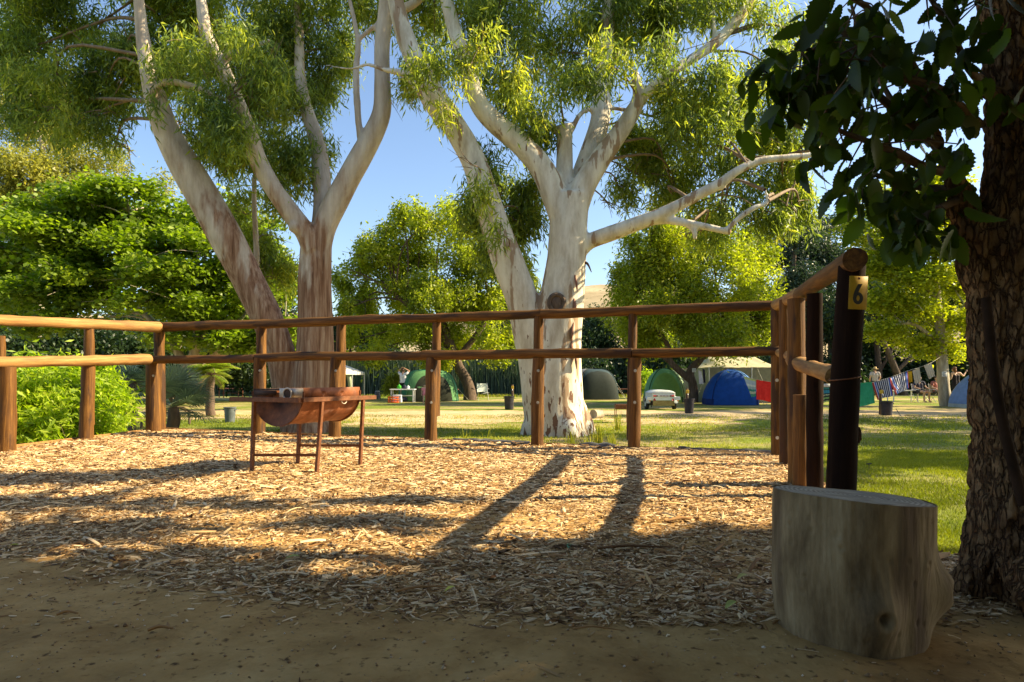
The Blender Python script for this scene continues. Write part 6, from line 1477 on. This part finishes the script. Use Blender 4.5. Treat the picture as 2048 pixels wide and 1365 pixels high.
def small_grill(r, s):
    m = MB(); m.box((0, 0, .40), (.16, .12, .06), None, .01); part('firebox', m.mesh('f', angle=30), M['rust_dark'], r)
    for sx in (-1, 1):
        for sy in (-1, 1):
            mm = MB(); mm.tube([(sx*.15, sy*.11, 0), (sx*.15, sy*.11, .36)], .010, seg=6); part('leg', mm.mesh('l'), M['rust_dark'], r)
    mm = MB()
    for k in range(9): mm.tube([(-.15+.037*k, -.12, .465), (-.15+.037*k, .12, .465)], .004, seg=4)
    mm.tube([(-.16, 0, .471), (.16, 0, .471)], .004, seg=4); part('cooking_grid', mm.mesh('g'), M['soot'], r)
on_ground('small_grill', 1243, 846, small_grill, 'small rusty grill on thin legs behind the grass right of the white gum', 'grill')
def log(r, s):
    m = MB(); m.tube([(-.05, -.02, .12), (.20, .25, .12)], [.13, .12], seg=22, wob=.08); part('side', m.mesh('l'), M['pale_bark'], r)
on_ground('cut_log', 1190, 838, log, 'short cut log behind the right edge of the white gum roots', 'log')
def sprinkler(r, s):
    m = MB(); m.tube([(0, 0, 0), (0, 0, .07)], .005, seg=6); part('stem', m.mesh('l'), M['bin'], r)
    m = MB(); m.tube([(-.03, 0, .07), (.03, 0, .075)], .007, seg=8); part('head', m.mesh('l'), M['bin'], r)
on_ground('sprinkler', 1738, 940, sprinkler, 'tiny black sprinkler head standing on the near lawn', 'sprinkler')
def pot(px, py, lab, r_, col):
    Y = YL(py); c = P(px, 758, Y); r = thing('basin', (c.x, Y, LAWN), lab, 'basin'); m = MB(); m.lathe([(.001, 0), (r_*.7, 0), (r_, .12), (r_*1.05, .13), (r_*.95, .125), (r_*.66, .02), (.001, .02)], 22); part('bowl', m.mesh('b', angle=40), fabric('basin', col), r)
pot(1398, 801, 'turquoise basin on the ground left of the khaki shelter', .2, (.12, .45, .38))

# ------------------------------------------------------------------ people
SK = lambda n, c: noise_mat(n, [(.3, tuple(x*.85 for x in c)), (.7, c)], scale=(9, 9, 9), rough=.55, bump=0)
def human(label, loc, rz, J, skin, clothes, hair, H=1.72, voxel=.011, hat=None, beard=False, group=None, hairlen=0):
    """J: joint positions in metres for a 1.72 m figure facing -Y. one continuous body mesh; clothes and hair are children"""
    root = thing('person', loc, label, 'person', group, rz, H/1.72)
    g = lambda k: Vector(J[k])
    mb = MB(); pel, ch, nk, hd = g('pelvis'), g('chest'), g('neck'), g('head')
    sp = (ch-pel).normalized()
    for s in (-1, 1):                                     # two strands make the trunk wider than deep
        o = Vector((s*.075, 0, 0)); mb.tube([pel+o*.9-sp*.06, pel+o, pel.lerp(ch, .45)+o*.75, ch+o, ch+sp*.12+o*.9], [.09, .10, .082, .098, .06], seg=14, sub=3)
    mb.tube([ch+sp*.06, nk, nk+(hd-nk)*.5], [.085, .058, .052], seg=12, sub=3)
    mb.ball(tuple(hd), (.076, .092, .108), 20, 14)
    f = Vector(J.get('face', (0, -1, 0))).normalized(); rt = f.cross(Vector((0, 0, 1))).normalized()
    mb.ball(tuple(hd+f*.028-Vector((0, 0, .052))), (.052, .056, .055), 14, 10)
    mb.tube([hd+f*.088+Vector((0, 0, .012)), hd+f*.108-Vector((0, 0, .018))], [.011, .015], seg=8)
    for s in (-1, 1): mb.ball(tuple(hd+rt*(s*.078)-Vector((0, 0, .01))), (.012, .02, .03), 8, 6)
    for s, S in ((-1, 'l'), (1, 'r')):
        sh, el, wr = g('sh_'+S), g('el_'+S), g('wr_'+S); hip, kn, an = g('hip_'+S), g('kn_'+S), g('an_'+S)
        mb.tube([ch+sp*.08+(sh-ch)*.3, sh, sh.lerp(el, .4), el, el.lerp(wr, .3), wr], [.06, .056, .046, .037, .038, .026], seg=12, sub=3)
        d = (wr-el).normalized(); side = d.cross(Vector((0, 0, 1))); side = side.normalized() if side.length > .1 else Vector((0, 1, 0)); nrm_ = side.cross(d)
        pc = wr+d*.05; mb.tube([wr, pc, wr+d*.085], [.024, .033, .030], seg=10, ell=.55)
        for k, ln in enumerate((.068, .078, .073, .058)):
            b = wr+d*.08+side*((k-1.5)*.018); mb.tube([b, b+d*ln*.5+nrm_*.006, b+d*ln*.85+nrm_*.024], [.0095, .009, .008], seg=7, sub=2)
        b = wr+d*.03+side*.028*(-s); mb.tube([b, b+(d+side*(-s)*.9).normalized()*.035, b+(d+side*(-s)*.5).normalized()*.062], [.012, .0105, .009], seg=7, sub=2)
        mb.tube([pel+(hip-pel)*.7, hip, hip.lerp(kn, .4), kn, kn.lerp(an, .3), an], [.10, .088, .078, .052, .055, .035], seg=14, sub=3)
        ff = Vector(J.get('foot', (0, -1, 0))).normalized(); mb.tube([an+Vector((0, 0, -.02))-ff*.03, an-Vector((0, 0, .045))+ff*.07, an-Vector((0, 0, .055))+ff*.17], [.036, .034, .024], seg=10, sub=2)
    part('body', remeshed(mb.mesh('body'), voxel, 3), skin, root)
    # clothes
    for (nm, kind, mat) in clothes:
        m = MB()
        if kind in ('shirt', 'tank'):
            for s in (-1, 1):
                o = Vector((s*.075, 0, 0)); m.tube([pel+o*.95+sp*(.0), pel.lerp(ch, .45)+o*.8, ch+o, ch+sp*(.13 if kind == 'shirt' else .05)+o*.85], [.113, .100, .112, .07], seg=14, sub=3)
            if kind == 'shirt':
                for S in 'lr':
                    sh, el = g('sh_'+S), g('el_'+S); m.tube([ch+sp*.06+(sh-ch)*.3, sh, sh.lerp(el, .62)], [.075, .070, .064], seg=12, sub=3)
        if kind in ('shorts', 'trousers', 'skirt', 'dress'):
            for s in (-1, 1): m.tube([pel+Vector((s*.07, 0, 0))+sp*.07, pel+Vector((s*.07, 0, 0))-sp*.07], [.105, .112], seg=14)
            lim = .5 if kind == 'shorts' else (.35 if kind == 'skirt' else .97)
            for S in 'lr':
                hip, kn, an = g('hip_'+S), g('kn_'+S), g('an_'+S)
                if kind == 'trousers': m.tube([pel+(hip-pel)*.7, hip, kn, kn.lerp(an, .9)], [.11, .10, .068, .058], seg=14, sub=3)
                else: m.tube([pel+(hip-pel)*.7, hip, hip.lerp(kn, lim)], [.112, .104, .094], seg=14, sub=3)
        part(nm, remeshed(m.mesh(nm), voxel*1.1, 3), mat, root)
    m = MB(); back = -f
    m.ball(tuple(hd+back*.018+Vector((0, 0, .022))), (.086, .096, .104), 20, 14)
    if hairlen: m.tube([hd+back*.06, hd+back*.09-Vector((0, 0, .08)), hd+back*.085-Vector((0, 0, hairlen))], [.07, .06, .03], seg=12, sub=3, wob=.15)
    if hairlen and J.get('bun'): m.ball(tuple(hd+back*.08+Vector((0, 0, .07))), .055)
    me = remeshed(m.mesh('hair'), voxel, 1)
    # hair stays clear of the face
    bm = bmesh.new(); bm.from_mesh(me); kill = [v for v in bm.verts if (v.co-hd).dot(f) > .045 and (v.co-hd).z < .045]; bmesh.ops.delete(bm, geom=kill, context='VERTS'); bm.to_mesh(me); bm.free()
    part('hair', me, hair, root)
    for s in (-1, 1):
        m = MB(); m.ball(tuple(hd+f*.080+rt*(s*.030)+Vector((0, 0, .006))), (.012, .010, .009), 10, 6); part('eye', m.mesh('e'), M['eye'], root)
    m = MB(); m.tube([hd+f*.090+rt*(-.022)-Vector((0, 0, .052)), hd+f*.094-Vector((0, 0, .054)), hd+f*.090+rt*.022-Vector((0, 0, .052))], [.004, .007, .004], seg=6); part('mouth', m.mesh('m'), M['lip'], root)
    if hat:
        m = MB(); m.lathe([(.175, -.012), (.172, -.004), (.10, .012), (.088, .02), (.084, .09), (.06, .115), (.02, .112), (.001, .108)], 28, tuple(hd+Vector((0, 0, .045)))); part('hat', m.mesh('h', angle=60), hat, root)
        m = MB(); m.lathe([(.0905, .018), (.0885, .045)], 28, tuple(hd+Vector((0, 0, .045)))); part('hat_band', m.mesh('h'), M['dark_bark'], root)
    return root
M['eye'] = SK('eye', (.04, .03, .025)); M['lip'] = SK('lip', (.35, .13, .10))
skA = SK('tanned_skin', (.46, .26, .17)); skB = SK('fair_skin', (.58, .36, .26)); hairB = SK('brown_hair', (.09, .045, .025)); hairR = SK('auburn_hair', (.20, .075, .03))
def pose(**k):
    J = dict(pelvis=(0, 0, .96), chest=(0, 0, 1.30), neck=(0, 0, 1.47), head=(0, -.01, 1.61), sh_l=(-.19, 0, 1.42), el_l=(-.24, .02, 1.13), wr_l=(-.25, -.05, .88), sh_r=(.19, 0, 1.42), el_r=(.24, .02, 1.13), wr_r=(.25, -.05, .88),
             hip_l=(-.09, 0, .92), kn_l=(-.10, -.02, .50), an_l=(-.11, .01, .09), hip_r=(.09, 0, .92), kn_r=(.10, -.02, .50), an_r=(.11, .01, .09)); J.update(k); return J
YH = 36.5
human('person in a straw hat and pale shirt seen from behind above the striped towels', (P(1750, 0, YH).x, YH, ground_z(np.array([17.]), np.array([YH]))[0]), math.pi-.15,
      pose(el_l=(-.27, .04, 1.14), el_r=(.28, .04, 1.14), wr_l=(-.22, -.12, .92), wr_r=(.23, -.10, .92)), skB, [('shirt', 'shirt', fabric('pale_shirt', (.42, .38, .37))), ('trousers', 'trousers', fabric('dark_trousers', (.05, .05, .06)))], hairB, H=1.75, hat=noise_mat('straw', [(.3, (.45, .30, .10)), (.7, (.66, .47, .20))], scale=(30, 30, 30)))
YW = 27.3
human('person with tied auburn hair and dark strappy top raising one arm', (P(1912, 0, YW).x, YW, LAWN), math.pi+.1,
      pose(bun=1, el_l=(-.42, -.06, 1.30), wr_l=(-.60, -.12, 1.48), el_r=(.27, .02, 1.18), wr_r=(.36, -.16, 1.04), chest=(0, -.03, 1.30), neck=(.02, -.05, 1.46), head=(.05, -.07, 1.60)), skB, [('top', 'tank', fabric('black_top', (.02, .014, .02))), ('shorts', 'trousers', fabric('black_shorts', (.018, .015, .025)))], hairR, H=1.62, hairlen=.16)
YA = 29.6
human('person in a white shirt with both hands raised to the head', (P(806, 0, YA+.6).x, YA+.6, LAWN), math.pi-.3,
      pose(el_l=(-.30, -.10, 1.56), wr_l=(-.13, -.02, 1.68), el_r=(.30, -.10, 1.56), wr_r=(.13, -.02, 1.68), head=(0, -.03, 1.60)), skA, [('shirt', 'shirt', fabric('white_shirt', (.62, .62, .66))), ('shorts', 'shorts', fabric('black_shorts2', (.015, .015, .025)))], hairB, H=1.62)
human('small child in pink in front of the green dome tent', (P(849, 0, 27.2).x, 27.2, LAWN), .3, pose(), skB, [('dress', 'shirt', fabric('pink_dress', (.70, .25, .30))), ('skirt', 'skirt', fabric('pink_skirt', (.68, .22, .28)))], hairB, H=.84, voxel=.014)
def seated(px, Y, label, rz, c1, c2):
    human(label, (P(px, 0, Y).x, Y, LAWN), rz, pose(pelvis=(0, .06, .50), chest=(0, .14, .82), neck=(0, .15, .99), head=(0, .12, 1.13), sh_l=(-.19, .14, .94), sh_r=(.19, .14, .94), el_l=(-.26, .05, .70), el_r=(.26, .05, .70), wr_l=(-.22, -.18, .66), wr_r=(.22, -.18, .66),
          hip_l=(-.09, .02, .48), hip_r=(.09, .02, .48), kn_l=(-.12, -.40, .50), kn_r=(.12, -.40, .50), an_l=(-.12, -.42, .09), an_r=(.12, -.42, .09)), skB, [('shirt', 'shirt', fabric('sh', c1)), ('shorts', 'shorts', fabric('st', c2))], hairB, H=1.7)
seated(1842, 29.5, 'person sitting in the navy camp chair below the cream towel', 0, (.04, .04, .07), (.05, .05, .06))
seated(1877, 29.0, 'person sitting in the dark olive camp chair against the pale trunk', 0, (.35, .12, .10), (.10, .09, .08))
# a hose at the bin
mb = MB(); mb.tube([P(1792, 818, 18.9), P(1800, 830, 18.6)]+[Vector((P(1800+10*k, 833, 18.3).x, 18.3+.15*math.sin(k), LAWN+.02)) for k in range(5)], .012, seg=6, sub=3); tag(part('hose', mb.mesh('h'), M['bin']), 'black hose trailing on the grass beside the bin by the towels', 'hose')
# greenery at the water's edge
for j, (px, py, rx, rz_, lab, mt) in enumerate(((786, 762, 14, 22, 'spiky yellow green plant left of the person in the white shirt', 'leaf_pepper'), (1297, 762, 12, 16, 'yellow green bush left of the light green tent', 'leaf_lime'), (1418, 775, 10, 12, 'small green bush left of the khaki shelter', 'leaf_fig'))):
    Y = 34.5; root = thing('waterside_bush', (P(px, 0, Y).x, Y, LAWN), lab, 'bush', 'small bushes near the tents'); cw = px_clumps([(px, py, rx, rz_), (px, py+14, rx*1.1, rz_*.7)], Y, 0, .5)
    part('foliage', foliage('rand', cw, 2500, .26, .05, 400+j, 16, (.12, .12, .16)), M[mt], root, world=True)
# shrubs along the far bank and the right bank
for j, (px, py, rx, rz_, Y) in enumerate(((520, 745, 40, 22, 66), (600, 740, 45, 28, 68), (760, 735, 45, 25, 67), (990, 735, 50, 25, 67), (1190, 735, 50, 32, 66), (1270, 728, 50, 34, 66), (1360, 735, 50, 32, 65), (1460, 728, 55, 34, 64), (1550, 730, 50, 38, 62))):
    root = thing('bank_shrub', (P(px, 0, Y).x, Y, .4), ['dark shrub over the far reeds behind the left gum limbs', 'dark shrub over the far reeds just left of the brown gum trunk', 'dark shrub over the far reeds behind the white shirted person', 'dark shrub over the far reeds left of the white gum', 'dark shrub on the far bank behind the charcoal tent', 'dark shrub on the far bank above the red brown bench', 'dark shrub on the far bank behind the light green tent', 'dark shrub on the far bank behind the blue tent', 'dark shrub on the far bank behind the right corner post'][j], 'shrub', 'dark shrubs on the far bank')
    cw = px_clumps([(px, py, rx, rz_), (px-rx*.4, py+18, rx*.8, rz_*.8), (px+rx*.5, py+16, rx*.8, rz_*.8), (px, py+30, rx*1.1, rz_*.7)], Y, 0, 1.6)
    part('foliage', foliage('semi', cw, 11000, .42, .17, 420+j, 18, (.5, .5, .4)), M['leaf_dark'], root, world=True)
for j, (px, py, rx, rz_, Y, lab) in enumerate(((1600, 735, 55, 35, 43, 'behind the right corner posts'), (1665, 745, 50, 35, 42, 'behind the numbered post'), (1735, 725, 45, 40, 46, 'above the straw hat'), (1800, 740, 45, 35, 44, 'behind the striped towels'), (1865, 735, 50, 40, 43, 'behind the cream towels'), (1925, 735, 45, 40, 41, 'behind the person with the raised arm'), (1980, 720, 50, 50, 42, 'behind the dark trunk'))):
    root = thing('bank_shrub', (P(px, 0, Y).x, Y, .0), 'dim shrub on the right bank '+lab, 'shrub', 'dim shrubs on the right bank')
    cw = px_clumps([(px, py, rx, rz_), (px-rx*.4, py+22, rx*.8, rz_*.8), (px+rx*.5, py+20, rx*.8, rz_*.8), (px, py+38, rx*1.1, rz_*.6)], Y, 0, 1.6)
    part('foliage', foliage('semi', cw, 11000, .30, .12, 440+j, 18, (.4, .4, .3)), M['leaf_dark'], root, world=True)
